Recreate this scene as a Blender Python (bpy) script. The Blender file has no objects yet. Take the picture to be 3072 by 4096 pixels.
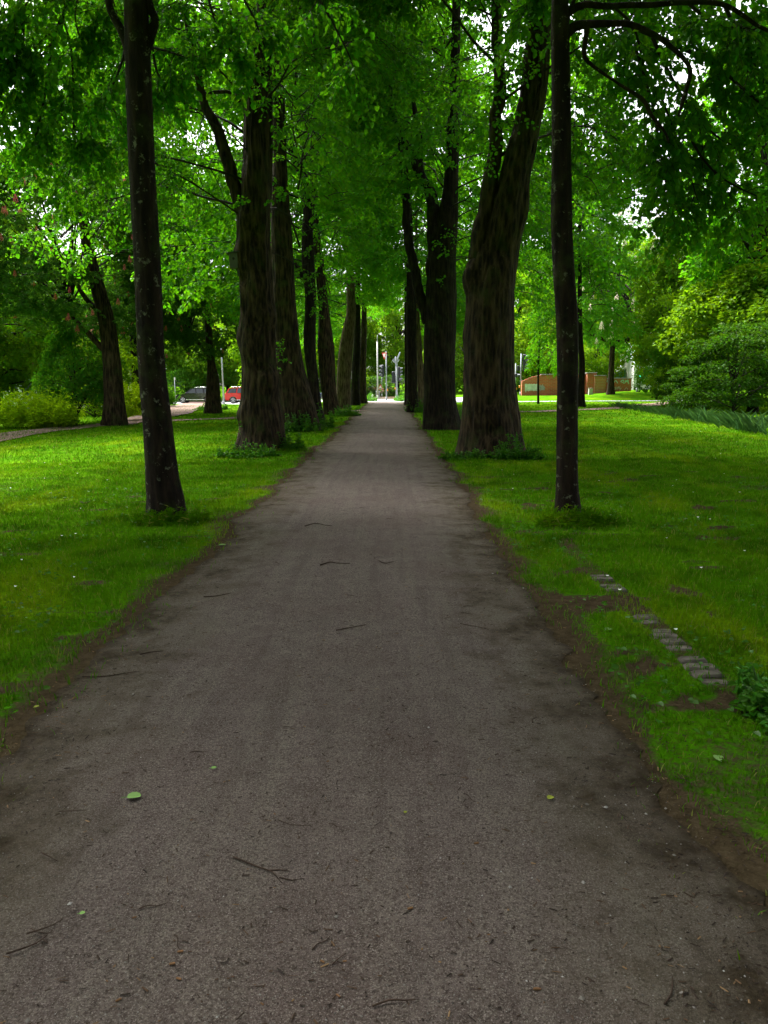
import bpy, math, random
import numpy as np
from math import radians, sin, cos, pi
random.seed(7)
S = bpy.context.scene
COL = S.collection
R0 = np.random.default_rng(11)

# ------------------------------------------------------------------ camera model
F = 3076.0
CAM = np.array([0.30, 0.0, 1.60])
YAW, PITCH, ROLL = math.atan(23 / F), math.atan(515 / F), radians(0.45)
fwd = np.array([-sin(YAW) * cos(PITCH), cos(YAW) * cos(PITCH), -sin(PITCH)])
rt0 = np.array([cos(YAW), sin(YAW), 0.0])
up0 = np.cross(rt0, fwd)
RT = cos(ROLL) * rt0 - sin(ROLL) * up0
UP = cos(ROLL) * up0 + sin(ROLL) * rt0

def ray(px, py):
    return fwd + (px - 1536) / F * RT - (py - 2048) / F * UP
def P(px, py, Y):
    d = ray(px, py)
    return CAM + d * ((Y - CAM[1]) / d[1])
def depth(p):
    return float(np.dot(np.asarray(p) - CAM, fwd))

def sm(a, b, x):
    t = np.clip((np.asarray(x, float) - a) / (b - a), 0, 1)
    return t * t * (3 - 2 * t)

# ------------------------------------------------------------------ noise
def _h(ix, iy, iz, seed):
    n = (ix * 374761393 + iy * 668265263 + iz * 2147483647 + seed * 1274126177) & 0xffffffff
    n = ((n ^ (n >> 13)) * 1274126177) & 0xffffffff
    n = (n ^ (n >> 16)) & 0xffffffff
    return n / 4294967295.0
def vnoise(x, y, z, seed=0):
    x, y, z = np.broadcast_arrays(np.asarray(x, float), np.asarray(y, float), np.asarray(z, float))
    fx, fy, fz = np.floor(x), np.floor(y), np.floor(z)
    ix, iy, iz = fx.astype(np.int64), fy.astype(np.int64), fz.astype(np.int64)
    u, v, w = x - fx, y - fy, z - fz
    u, v, w = u*u*(3-2*u), v*v*(3-2*v), w*w*(3-2*w)
    r = 0
    for dx in (0, 1):
        for dy in (0, 1):
            for dz in (0, 1):
                r = r + _h(ix+dx, iy+dy, iz+dz, seed) * (u if dx else 1-u) * (v if dy else 1-v) * (w if dz else 1-w)
    return r
def fbm(x, y, z=0.0, seed=0, o=4):
    a, s, f, r = 0.5, 0.0, 1.0, 0.0
    for i in range(o):
        r = r + a * vnoise(np.asarray(x)*f, np.asarray(y)*f, np.asarray(z)*f, seed+i*7)
        s += a; a *= 0.5; f *= 2.03
    return r / s

# ------------------------------------------------------------------ ground height and wear
PATH_HALF = 1.42
def path_edge(y, side):
    y = np.asarray(y, float)
    n = (fbm(y*0.55, side*9.3, 1.7, 3, 3) - 0.5) * 0.55 + (fbm(y*3.1, side*4.1, 5.1, 5, 3) - 0.5) * 0.22
    return PATH_HALF + n * (0.55 + 0.45*sm(60, 20, y))
def gz(x, y):
    x = np.asarray(x, float); y = np.asarray(y, float)
    left = -0.42 * sm(52, 84, y) * sm(3, 15, -x)
    mound = 0.30 * sm(66, 74, y) * sm(3, 9, x) + 0.36 * sm(64, 74, y) * sm(17, 24, x)
    lawn = sm(1.6, 3.2, np.abs(x)) * sm(70, 55, y)
    un = (fbm(x*0.35, y*0.35, 0.3, 21, 3) - 0.5) * 0.10 * lawn + (fbm(x*1.3, y*1.3, 0.3, 22, 2) - 0.5) * 0.05 * sm(1.5, 2.3, np.abs(x)) * sm(40, 25, y)
    return left + mound + un
def wear_at(x, y):
    e = np.where(x < 0, path_edge(y, -1), path_edge(y, 1))
    d = np.abs(x) - e
    n = fbm(x*2.2, y*1.6, 2.2, 31, 4)
    edge = np.clip(1.05 - d / (0.05 + 1.5 * np.clip(n-.2, 0, 1)**1.3), 0, 1)
    n2 = fbm(x*2.3, y*3.6, 8.2, 37, 4)
    patch = sm(np.where(x > 0, 0.565, 0.61), np.where(x > 0, 0.69, 0.73), n2) * sm(22, 9, y) * (0.75 + 0.25*(x > 0))
    n3 = fbm(x*0.5, y*1.5, 4.2, 39, 3)
    patch2 = 0.55 * sm(0.62, 0.72, n3) * sm(26, 12, y)
    p, q = EDGE_A, EDGE_B
    tt = np.clip(((x-p[0])*(q[0]-p[0]) + (y-p[1])*(q[1]-p[1]))/((q[0]-p[0])**2+(q[1]-p[1])**2), 0, 1)
    dl = np.hypot(x-p[0]-tt*(q[0]-p[0]), y-p[1]-tt*(q[1]-p[1]))
    line = 0.95*sm(.17, .07, dl)*(0.35+0.9*n)
    return np.clip(np.maximum(np.maximum(edge, np.maximum(patch, line)), patch2), 0, 1)
def G(px, py):
    d = ray(px, py); z = 0.0
    for _ in range(8):
        p = CAM + d * ((z - CAM[2]) / d[2]); z = float(gz(p[0], p[1]))
    return CAM + d * ((z - CAM[2]) / d[2])

EDGE_A, EDGE_B = G(2880, 2745), G(2250, 2170)
# ------------------------------------------------------------------ mesh builder
class MB:
    def __init__(s):
        s.v = []; s.f = []; s.n = 0
    def add(s, v, f, m=0, smooth=False):
        v = np.asarray(v, float).reshape(-1, 3); f = np.asarray(f, np.int64)
        if len(f):
            s.f.append((f + s.n, m, smooth))
        s.v.append(v); s.n += len(v)
    def poly(s, pts, m=0):
        s.add(pts, [list(range(len(pts)))], m)
    def box(s, c, size, m=0, rz=0.0, taper=1.0, bev=0.0):
        sx, sy, sz = [q / 2 for q in size]
        if bev > 0:
            b = min(bev, sx*.9, sy*.9, sz*.9)
            ring = lambda x, y: [(-x+b, -y), (x-b, -y), (x, -y+b), (x, y-b), (x-b, y), (-x+b, y), (-x, y-b), (-x, -y+b)]
            L = []
            for z, q in ((-sz, b), (-sz+b, 0), (sz-b, 0), (sz, b)):
                k = taper if z > 0 else 1
                L.append([(X*k, Y*k, z) for X, Y in ring(sx-q, sy-q)])
            v = np.array(L).reshape(-1, 3); f4 = []
            for r in range(3):
                for i in range(8):
                    j = (i+1) % 8
                    f4.append((r*8+i, r*8+j, r*8+8+j, r*8+8+i))
            caps = [list(range(7, -1, -1)), [24+i for i in range(8)]]
        else:
            v = np.array([(-sx,-sy,-sz),(sx,-sy,-sz),(sx,sy,-sz),(-sx,sy,-sz),(-sx*taper,-sy*taper,sz),(sx*taper,-sy*taper,sz),(sx*taper,sy*taper,sz),(-sx*taper,sy*taper,sz)])
            f4 = [(0,3,2,1),(4,5,6,7),(0,1,5,4),(1,2,6,5),(2,3,7,6),(3,0,4,7)]; caps = []
        cr, sr = cos(rz), sin(rz)
        w = v.copy(); w[:,0] = v[:,0]*cr - v[:,1]*sr; w[:,1] = v[:,0]*sr + v[:,1]*cr
        n0 = s.n
        s.add(w + np.asarray(c), f4, m)
        for c_ in caps:
            s.f.append((np.array([c_]) + n0, m, False))
    def prism(s, poly2, axis_o, ux, uz, un, t, m=0):
        """polygon (a,b) -> o + a*ux + b*uz, extruded by t along un (both ways t/2)"""
        o, ux, uz, un = map(np.asarray, (axis_o, ux, uz, un))
        a = np.array([o + p[0]*ux + p[1]*uz - un*t/2 for p in poly2]); b = a + un*t
        n = len(poly2); n0 = s.n
        s.add(np.vstack([a, b]), [(i, (i+1) % n, n+(i+1) % n, n+i) for i in range(n)], m)
        s.f.append((np.array([list(range(n-1, -1, -1))]) + n0, m, False))
        s.f.append((np.array([list(range(n, 2*n))]) + n0, m, False))
    def build(s, name, mats, parent=None, loc=None):
        me = bpy.data.meshes.new(name)
        V = np.vstack(s.v) if s.v else np.zeros((0, 3))
        if loc is not None:
            V = V - np.asarray(loc)
        me.vertices.add(len(V)); me.vertices.foreach_set('co', V.astype(np.float32).ravel())
        loops = np.concatenate([f.ravel() for f, _, _ in s.f])
        tot = np.concatenate([np.full(len(f), f.shape[1]) for f, _, _ in s.f])
        mi = np.concatenate([np.full(len(f), m) for f, m, _ in s.f])
        smo = np.concatenate([np.full(len(f), sm_) for f, _, sm_ in s.f])
        start = np.concatenate([[0], np.cumsum(tot)[:-1]])
        me.loops.add(len(loops)); me.polygons.add(len(tot))
        me.loops.foreach_set('vertex_index', loops.astype(np.int32))
        me.polygons.foreach_set('loop_start', start.astype(np.int32))
        try: me.polygons.foreach_set('loop_total', tot.astype(np.int32))
        except Exception: pass
        me.polygons.foreach_set('material_index', mi.astype(np.int32))
        me.polygons.foreach_set('use_smooth', smo.astype(bool))
        for m in (mats if isinstance(mats, (list, tuple)) else [mats]):
            me.materials.append(m)
        me.update(calc_edges=True)
        o = bpy.data.objects.new(name, me); COL.objects.link(o)
        if parent is not None: o.parent = parent
        return o

def tag(o, label=None, cat=None, group=None, kind=None):
    if label: o['label'] = label
    if cat: o['category'] = cat
    if group: o['group'] = group
    if kind: o['kind'] = kind
    return o
def thing(name, label, cat, loc=(0, 0, 0), rz=0.0, group=None):
    o = bpy.data.objects.new(name, None); COL.objects.link(o)
    o.empty_display_size = 0.2
    o.location = [float(q) for q in loc]; o.rotation_euler = (0, 0, rz)
    return tag(o, label, cat, group)
def share(name, src, parent, loc=(0, 0, 0), rz=0.0, scale=None, mats=None):
    o = src.copy(); o.name = name; COL.objects.link(o); o.parent = parent
    o.location = [float(q) for q in loc]; o.rotation_euler = (0, 0, rz)
    if scale is not None: o.scale = (scale,)*3 if np.isscalar(scale) else scale
    if mats:
        for i, m in enumerate(mats):
            if m is not None:
                o.material_slots[i].link = 'OBJECT'; o.material_slots[i].material = m
    return o

# ------------------------------------------------------------------ tubes
def frames(T):
    ref = np.where(np.abs(T[..., 2:3]) > 0.9, np.array([1.0, 0, 0]), np.array([0, 0, 1.0]))
    a = np.cross(T, ref); a /= np.linalg.norm(a, axis=-1, keepdims=True) + 1e-9
    return a, np.cross(T, a)
def tubes(mb, Pn, Rn, k=4, m=0, smooth=True):
    """Pn (n,S,3) polylines, Rn (n,S)"""
    Pn = np.asarray(Pn, float); Rn = np.asarray(Rn, float)
    if Pn.ndim == 2: Pn, Rn = Pn[None], Rn[None]
    n, s_, _ = Pn.shape
    T = np.gradient(Pn, axis=1); T /= np.linalg.norm(T, axis=-1, keepdims=True) + 1e-9
    # one reference per polyline avoids twisting
    mean = T.mean(1, keepdims=True)
    ref = np.where(np.abs(mean[..., 2:3]) > 0.75, np.array([1.0, 0.05, 0]), np.array([0, 0, 1.0]))
    a = np.cross(T, ref); a /= np.linalg.norm(a, axis=-1, keepdims=True) + 1e-9
    b = np.cross(T, a)
    ang = np.arange(k) / k * 2*pi
    V = Pn[:, :, None] + Rn[:, :, None, None] * (np.cos(ang)[None, None, :, None]*a[:, :, None] + np.sin(ang)[None, None, :, None]*b[:, :, None])
    i0 = (np.arange(n)[:, None, None]*s_ + np.arange(s_-1)[None, :, None])*k
    i = np.arange(k)[None, None]; j = (i+1) % k
    f = np.stack([i0+i, i0+j, i0+k+j, i0+k+i], -1).reshape(-1, 4)
    n0 = mb.n
    mb.add(V, f, m, smooth)
    end = np.arange(n)[:, None]*s_*k + (s_-1)*k + np.arange(k)[None]
    mb.f.append((end + n0, m, False))
    st = np.arange(n)[:, None]*s_*k + np.arange(k)[None, ::-1]
    mb.f.append((st + n0, m, False))
def cyl(mb, a, b, r, k=16, m=0, r2=None):
    tubes(mb, np.array([[a, b]], float), np.array([[r, r if r2 is None else r2]]), k, m)

def resample(pts, vals, step):
    pts = np.asarray(pts, float); vals = np.asarray(vals, float)
    n = len(pts); out = []; ov = []
    for i in range(n-1):
        p0, p1, p2, p3 = pts[max(i-1, 0)], pts[i], pts[i+1], pts[min(i+2, n-1)]
        L = np.linalg.norm(p2-p1); c = max(2, int(L/step))
        for q in range(c):
            t = q/c
            out.append(0.5*((2*p1)+(p2-p0)*t+(2*p0-5*p1+4*p2-p3)*t*t+(3*p1-p0-3*p2+p3)*t**3))
            ov.append(vals[i]*(1-t)+vals[i+1]*t)
    out.append(pts[-1]); ov.append(vals[-1])
    return np.array(out), np.array(ov)

def bark_tube(mb, pts, rad, seed=0, segs=56, step=0.09, flare=0.0, lump=0.10, ridge=0.035, m=0, ground=True, burls=()):
    c, r = resample(pts, rad, step)
    n = len(c)
    if not ground:
        q = np.arange(n)*step; amp = (0.35*r+.018)*np.minimum(1, q/.5)
        c = c + np.stack([fbm(q*1.9, seed+1.3, .2, 5, 3)-.5, fbm(q*1.9, seed+7.7, .2, 6, 3)-.5, fbm(q*1.9, seed+3.1, .2, 8, 3)-.5], 1)*amp[:, None]*3.2
    T = np.gradient(c, axis=0); T /= np.linalg.norm(T, axis=1, keepdims=True)
    ref = np.array([0.0, 1.0, 0.0])
    a = np.cross(ref, T); a /= np.linalg.norm(a, axis=1, keepdims=True); b = np.cross(T, a)
    th = np.arange(segs)/segs*2*pi
    hgt = np.concatenate([[0], np.cumsum(np.linalg.norm(np.diff(c, axis=0), axis=1))])
    H, TH = np.meshgrid(hgt, th, indexing='ij')
    Rr = r[:, None]*np.ones_like(TH)
    ca, sa = np.cos(TH), np.sin(TH)
    rm = max(r.max(), 0.1)
    Rr = Rr*(1 + lump*2*(fbm(ca*1.3+seed, sa*1.3, H*0.55, 50+seed, 3)-0.5))
    # fluted root flare
    if flare:
        lob = 0.55 + 0.9*fbm(ca*1.9+seed*3, sa*1.9, 0.4, 61+seed, 2)
        Rr = Rr + r[0]*flare*lob*np.exp(-H/(r[0]*1.1+0.12))
    k1 = rm*2*pi/0.13
    rid = np.abs(2*vnoise(ca*k1/6.28+seed, sa*k1/6.28, H*1.1, 70+seed)-1)
    rid2 = np.abs(2*vnoise(ca*k1/3.1+seed, sa*k1/3.1, H*2.3, 75+seed)-1)
    Rr = Rr + ridge*(rid*0.7+rid2*0.3-0.45)*np.minimum(1, r[:, None]/0.25)
    for (bh, ba, bs, bamp) in burls:
        dth = (TH-ba+pi) % (2*pi)-pi
        Rr = Rr + bamp*np.exp(-((H-bh)**2+(dth*r[:, None])**2)/bs**2)
    V = c[:, None] + Rr[..., None]*(ca[..., None]*a[:, None] + sa[..., None]*b[:, None])
    if ground:
        V[0, :, 2] -= 0.25
    i0 = np.arange(n-1)[:, None]*segs; i = np.arange(segs)[None]; j = (i+1) % segs
    f = np.stack([i0+i, i0+j, i0+segs+j, i0+segs+i], -1).reshape(-1, 4)
    n0 = mb.n
    mb.add(V, f, m, True)
    mb.f.append((np.array([np.arange((n-1)*segs, n*segs)]) + n0, m, False))

# ------------------------------------------------------------------ leaves
def nrm(v):
    return v / (np.linalg.norm(v, axis=-1, keepdims=True) + 1e-9)
def leaves(mb, pos, d, nor, L, W, m=0, fold=0.18, droop=0.15, wide=0.28):
    d = nrm(d); s = nrm(np.cross(nor, d)); nn = np.cross(d, s)
    L = np.broadcast_to(np.asarray(L, float), (len(pos),))[:, None]; W = L*W
    b = pos; t = pos + d*L - nn*L*droop
    l1 = pos + d*L*wide + s*W*.5 + nn*W*fold; r1 = pos + d*L*wide - s*W*.5 + nn*W*fold
    l2 = pos + d*L*.68 + s*W*.40 + nn*(W*fold*.7 - L*droop*.45); r2 = pos + d*L*.68 - s*W*.40 + nn*(W*fold*.7 - L*droop*.45)
    V = np.stack([b, l1, l2, t, r2, r1], 1)
    k = np.arange(len(pos))[:, None]*6
    f = np.stack([k + np.array([[0, 3, 2, 1]]), k + np.array([[0, 5, 4, 3]])], 1).reshape(-1, 4)
    mb.add(V, f, m)

def along(Pn, idx, t):
    s_ = Pn.shape[1]; u = np.clip(t, 0, 0.9999)*(s_-1); i = u.astype(int); w = (u-i)[:, None]
    a, b = Pn[idx, i], Pn[idx, i+1]
    return a*(1-w)+b*w, nrm(b-a)
UPV = np.array([0, 0, 1.0])
def shoots(rng, Pn, per, tmin, lo, hi, spread, droop, S_=4, lift=0.0, tmax=1.0):
    n = len(Pn)*per
    idx = np.repeat(np.arange(len(Pn)), per)
    t = tmin + (tmax-tmin)*(np.tile(np.arange(per), len(Pn)) + rng.random(n))/per
    p, T = along(Pn, idx, t)
    side = nrm(np.cross(T, UPV) + 1e-6)
    sg = np.where(np.tile(np.arange(per), len(Pn)) % 2, 1, -1)*1.0
    a = (0.35 + rng.random(n)*spread)
    d = nrm(T*np.cos(a)[:, None] + side*(sg*np.sin(a))[:, None] + UPV*(rng.normal(lift, 0.28, n))[:, None])
    L = (lo + (hi-lo)*rng.random(n))*(1.15-0.55*t)
    s = np.linspace(0, 1, S_)
    Q = p[:, None] + d[:, None]*(L[:, None]*s)[..., None]
    Q[..., 2] -= (droop*(0.5+rng.random(n)))[:, None]*L[:, None]*s**2
    return Q, idx, t
def foliate(mb, rng, twigs, per, L, W=0.82, m=0, jit=0.35, down=0.5, rnd=0.6, palm=False):
    n = len(twigs)*per
    idx = np.repeat(np.arange(len(twigs)), per)
    t = 0.12 + 0.88*(np.tile(np.arange(per), len(twigs)) + 0.6*rng.random(n))/per
    p, T = along(twigs, idx, t)
    side = nrm(np.cross(T, UPV) + 1e-6)
    sg = np.where(np.tile(np.arange(per), len(twigs)) % 2, 1, -1)*1.0
    d = nrm(T*0.55 + side*(sg*(0.6+0.5*rng.random(n)))[:, None] - UPV*(down*(0.4+rng.random(n)))[:, None] + rng.normal(0, jit, (n, 3)))
    nor = nrm(UPV + rng.normal(0, rnd, (n, 3)) + side*(sg*0.25)[:, None])
    ll = L*(0.65+0.6*rng.random(n))
    p = p + d*(ll*0.35)[:, None]
    leaves(mb, p, d, nor, ll, W, m, wide=0.30)

def lime_crown(name, seed, mats, n1=46, k2=10, k3=8, k4=13, L=0.085, zbot=4.6, ztop=15.5, r_out=4.8, r_in=3.7, sk_out=4.9, sk_in=8.0, wood=True):
    rng = np.random.default_rng(seed); mb = MB()
    i = np.arange(n1); phi = i*2.39996 + rng.normal(0, .2, n1)
    z0 = zbot + (ztop-zbot)*(i+rng.random(n1))/n1
    h = (z0-zbot)/(ztop-zbot)
    R = (0.5*(r_out+r_in) + 0.5*(r_out-r_in)*np.cos(phi))*(1.02 - 0.62*h**1.7)*(0.8+0.35*rng.random(n1))
    rise = 2.0 + 2.0*h + rng.normal(0, .7, n1); dr = 2.9 - 1.8*h + rng.normal(0, .6, n1)
    s = np.linspace(0, 1, 9)
    out = np.stack([np.cos(phi), np.sin(phi), 0*phi], 1); sd = np.stack([-np.sin(phi), np.cos(phi), 0*phi], 1)
    wob = np.cumsum(rng.normal(0, .30, (n1, 9)), 1)*s
    Q = out[:, None]*(R[:, None]*s**0.95)[..., None] + sd[:, None]*wob[..., None]
    Q[..., 2] = z0[:, None] + rise[:, None]*s - dr[:, None]*s**2.2 + np.cumsum(rng.normal(0, .20, (n1, 9)), 1)*s*(1-.3*s)
    sec, i2, t2 = shoots(rng, Q, k2, 0.22, 1.2, 2.3, 0.9, 0.35, 5)
    tw, i3, t3 = shoots(rng, sec, k3, 0.12, 0.5, 1.0, 0.9, 0.35, 4)
    tip = tw[:, -1]
    ph = np.arctan2(tip[:, 1], tip[:, 0])
    lim = sk_in - (sk_in-sk_out)*np.maximum(0, np.cos(ph))**0.7 + (fbm(tip[:, 0]*.5+seed, tip[:, 1]*.5, 0.2, seed, 2)-.5)*2.2
    rr = np.hypot(tip[:, 0], tip[:, 1])
    keep = (tip[:, 2] > lim) & ((rr > 0.9) | (tip[:, 2] > 10.5))
    lump = fbm(tip[:, 0]*.75+seed, tip[:, 1]*.75, tip[:, 2]*.75, seed+3, 2)
    keep &= lump > 0.27
    keep &= (np.abs(tip[:, 0]) > 0.8) | (tip[:, 2] > 11.0) | (rng.random(len(tip)) < 0.30)
    tw = tw[keep]
    foliate(mb, rng, tw, k4, L, m=0)
    if wood:
        lim1 = Q[:, -1, 2] > sk_out-0.2
        fr = np.bincount(i2[i3[keep]], minlength=n1) > 0.45*k2*k3
        tubes(mb, Q[fr], ((0.018+0.024*rng.random(n1))*(1-0.4*h))[fr][:, None]*(1-0.85*s), 5, 1)
        k2k = np.bincount(i3[keep], minlength=len(sec)) > 3
        tubes(mb, sec[k2k], np.full((k2k.sum(), 1), 0.016)*(1-0.75*np.linspace(0, 1, 5)), 3, 1)
        if L < 0.11:
            tubes(mb, tw, np.full((len(tw), 1), 0.004)*np.ones((1, 4)), 3, 1)
    return mb.build(name, mats)

def clump_crown(name, seed, mats, rad, nclump=60, rc=1.1, per=160, L=0.2, W=0.75, flat=0.8, base_cut=-2.0, palm=False, twig_r=0.02, center=(0, 0, 0), narrow=False, up_bias=0.55, shell=0.55, lobes=(.72, .55)):
    rng = np.random.default_rng(seed); mb = MB()
    rad = np.asarray(rad, float)
    d = nrm(rng.normal(0, 1, (nclump*3, 3)))
    d = d[d[:, 2] > base_cut][:nclump]; nc = len(d)
    rr = shell + (1-shell)*rng.random(nc)**0.6
    lob = lobes[0] + lobes[1]*fbm(d[:, 0]*1.6+seed, d[:, 1]*1.6, d[:, 2]*1.6, seed, 2)
    C = d*rad*(rr*lob)[:, None]
    ci = np.repeat(np.arange(nc), per); n = len(ci)
    e = nrm(rng.normal(0, 1, (n, 3)) + UPV*0.35 + d[ci]*0.45)
    size = rc*(0.6+0.7*rng.random(nc))[ci]
    q = C[ci] + e*np.array([1, 1, flat])*(size*(0.35+0.65*rng.random(n)**0.5))[:, None]
    if palm:
        nor = nrm(e + UPV*0.9 + rng.normal(0, .3, (n, 3)))
        a = nrm(np.cross(nor, rng.normal(0, 1, (n, 3)))); b = np.cross(nor, a)
        for j in range(6):
            th = j/6*2*pi + rng.normal(0, .12, n)
            dd = a*np.cos(th)[:, None] + b*np.sin(th)[:, None] - UPV*(0.35+0.3*rng.random(n))[:, None] - nor*0.2
            leaves(mb, q, dd, nor, L*(0.7+.5*rng.random(n)), 0.42, 0, fold=0.1, droop=0.22, wide=0.55)
    else:
        dd = nrm(e*0.7 + rng.normal(0, .6, (n, 3)) - UPV*0.25)
        nor = nrm(UPV*up_bias + e*0.6 + rng.normal(0, .45, (n, 3)))
        leaves(mb, q, dd, nor, L*(0.6+.7*rng.random(n)), W, 0, wide=0.35)
    # inner branches to the clumps
    s = np.linspace(0, 1, 5)[None, :, None]
    sel = rng.permutation(nc)[:min(nc, 34)]
    root = np.zeros((len(sel), 1, 3)); root[:, 0, 2] = np.minimum(C[sel][:, 2]-.15*rad[2], -rad[2]*.75 + rad[2]*1.1*rng.random(len(sel)))
    root[:, 0, 2] = np.maximum(root[:, 0, 2], -rad[2]*.95)
    Q = root*(1-s) + C[sel][:, None]*s
    Q = Q + (np.array([0, 0, 1.0])*rad[2]*0.18)*np.sin(s*pi)*0.6 + rng.normal(0, .03, Q.shape)*rad.mean()*0.3
    tubes(mb, Q, np.full((len(sel), 1), twig_r)*(1-0.8*s[..., 0]), 4, 1)
    mb.v = [v + np.asarray(center) for v in mb.v]
    return mb.build(name, mats)

# ------------------------------------------------------------------ materials
class NT:
    def __init__(s, name):
        s.m = bpy.data.materials.new(name); s.m.use_nodes = True
        s.t = s.m.node_tree; s.t.nodes.clear()
        s.out = s.t.nodes.new('ShaderNodeOutputMaterial')
    def n(s, typ, **kw):
        o = s.t.nodes.new(typ)
        for k, v in kw.items():
            if k.startswith('i_'):
                o.inputs[k[2:].replace('_', ' ')].default_value = v
            else:
                setattr(o, k, v)
        return o
    def l(s, a, b): s.t.links.new(a, b)
    def coord(s, scale=(1, 1, 1), kind='Object'):
        c = s.n('ShaderNodeTexCoord'); m = s.n('ShaderNodeMapping'); m.inputs['Scale'].default_value = scale
        s.l(c.outputs[kind], m.inputs[0]); return m.outputs[0]
    def noise(s, vec, scale=1.0, detail=4, rough=0.55, dist=0.0):
        o = s.n('ShaderNodeTexNoise'); o.inputs['Scale'].default_value = scale; o.inputs['Detail'].default_value = detail
        o.inputs['Roughness'].default_value = rough; o.inputs['Distortion'].default_value = dist
        s.l(vec, o.inputs['Vector']); return o.outputs['Fac']
    def voro(s, vec, scale, out='Distance', feature='F1'):
        o = s.n('ShaderNodeTexVoronoi', feature=feature); o.inputs['Scale'].default_value = scale
        s.l(vec, o.inputs['Vector']); return o.outputs[out]
    def ramp(s, fac, stops):
        o = s.n('ShaderNodeValToRGB'); e = o.color_ramp.elements
        while len(e) < len(stops): e.new(0.5)
        for q, (p, c) in zip(e, stops):
            q.position = p; q.color = (*c, 1) if len(c) == 3 else c
        s.l(fac, o.inputs[0]); return o.outputs[0]
    def fac(s, x, a, b):
        o = s.n('ShaderNodeMapRange'); o.inputs['From Min'].default_value = a; o.inputs['From Max'].default_value = b
        s.l(x, o.inputs['Value']); return o.outputs[0]
    def math(s, op, a, b=None):
        o = s.n('ShaderNodeMath', operation=op)
        for i, q in enumerate((a, b)):
            if q is None: continue
            if isinstance(q, (int, float)): o.inputs[i].default_value = q
            else: s.l(q, o.inputs[i])
        return o.outputs[0]
    def mix(s, f, a, b, mode='MIX'):
        o = s.n('ShaderNodeMixRGB', blend_type=mode)
        for i, q in enumerate((f, a, b)):
            if isinstance(q, (int, float)): o.inputs[i].default_value = q
            elif isinstance(q, tuple): o.inputs[i].default_value = (*q, 1)
            else: s.l(q, o.inputs[i])
        return o.outputs[0]
    def bump(s, h, strength=0.5, dist=0.02):
        o = s.n('ShaderNodeBump'); o.inputs['Strength'].default_value = strength; o.inputs['Distance'].default_value = dist
        s.l(h, o.inputs['Height']); return o.outputs[0]
    def principled(s, col, rough=0.8, normal=None, spec=0.3, metal=0.0):
        o = s.n('ShaderNodeBsdfPrincipled')
        if isinstance(col, tuple): o.inputs['Base Color'].default_value = (*col, 1)
        else: s.l(col, o.inputs['Base Color'])
        if isinstance(rough, float): o.inputs['Roughness'].default_value = rough
        else: s.l(rough, o.inputs['Roughness'])
        o.inputs['Specular IOR Level'].default_value = spec; o.inputs['Metallic'].default_value = metal
        if normal is not None: s.l(normal, o.inputs['Normal'])
        s.l(o.outputs[0], s.out.inputs[0]); return o

def leaf_material(name, c1, c2, tr=1.6, gloss=0.05, tmix=0.45, patchy=False):
    t = NT(name)
    g = t.n('ShaderNodeNewGeometry')
    r = g.outputs['Random Per Island']
    oi = t.n('ShaderNodeObjectInfo')
    col = t.mix(r, c1, c2)
    if patchy:
        oc = t.coord()
        col = t.mix(t.math('MULTIPLY', t.fac(t.noise(t.coord((1, 0.35, 1)), 0.9, 4), 0.50, 0.68), 0.6), col, (0.170, 0.260, 0.005))
        col = t.mix(t.math('MULTIPLY', t.fac(t.noise(oc, 1.7, 4), 0.47, 0.64), 0.75), col, (0.022, 0.085, 0.002))
        col = t.mix(t.math('MULTIPLY', t.math('GREATER_THAN', r, 0.93), 0.7), col, (0.22, 0.20, 0.06))
    ob = t.fac(oi.outputs['Random'], 0, 1)
    hs = t.n('ShaderNodeHueSaturation'); t.l(col, hs.inputs['Color'])
    hs.inputs['Saturation'].default_value = 1.0
    mr = t.n('ShaderNodeMapRange'); t.l(oi.outputs['Random'], mr.inputs[0]); mr.inputs['To Min'].default_value = 0.84; mr.inputs['To Max'].default_value = 1.18
    t.l(mr.outputs[0], hs.inputs['Value'])
    mh = t.n('ShaderNodeMapRange'); t.l(r, mh.inputs[0]); mh.inputs['To Min'].default_value = 0.474; mh.inputs['To Max'].default_value = 0.516
    t.l(mh.outputs[0], hs.inputs['Hue'])
    col = hs.outputs[0]
    d = t.n('ShaderNodeBsdfDiffuse'); t.l(col, d.inputs[0])
    tc = t.mix(1.0, col, (tr*1.15, tr, tr*0.5), 'MULTIPLY')
    tl = t.n('ShaderNodeBsdfTranslucent'); t.l(tc, tl.inputs[0])
    m1 = t.n('ShaderNodeMixShader'); m1.inputs[0].default_value = tmix; t.l(d.outputs[0], m1.inputs[1]); t.l(tl.outputs[0], m1.inputs[2])
    gl = t.n('ShaderNodeBsdfGlossy'); gl.inputs['Roughness'].default_value = 0.42; gl.inputs[0].default_value = (0.9, 1, 0.85, 1)
    m2 = t.n('ShaderNodeMixShader'); m2.inputs[0].default_value = gloss; t.l(m1.outputs[0], m2.inputs[1]); t.l(gl.outputs[0], m2.inputs[2])
    t.l(m2.outputs[0], t.out.inputs[0])
    return t.m

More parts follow.
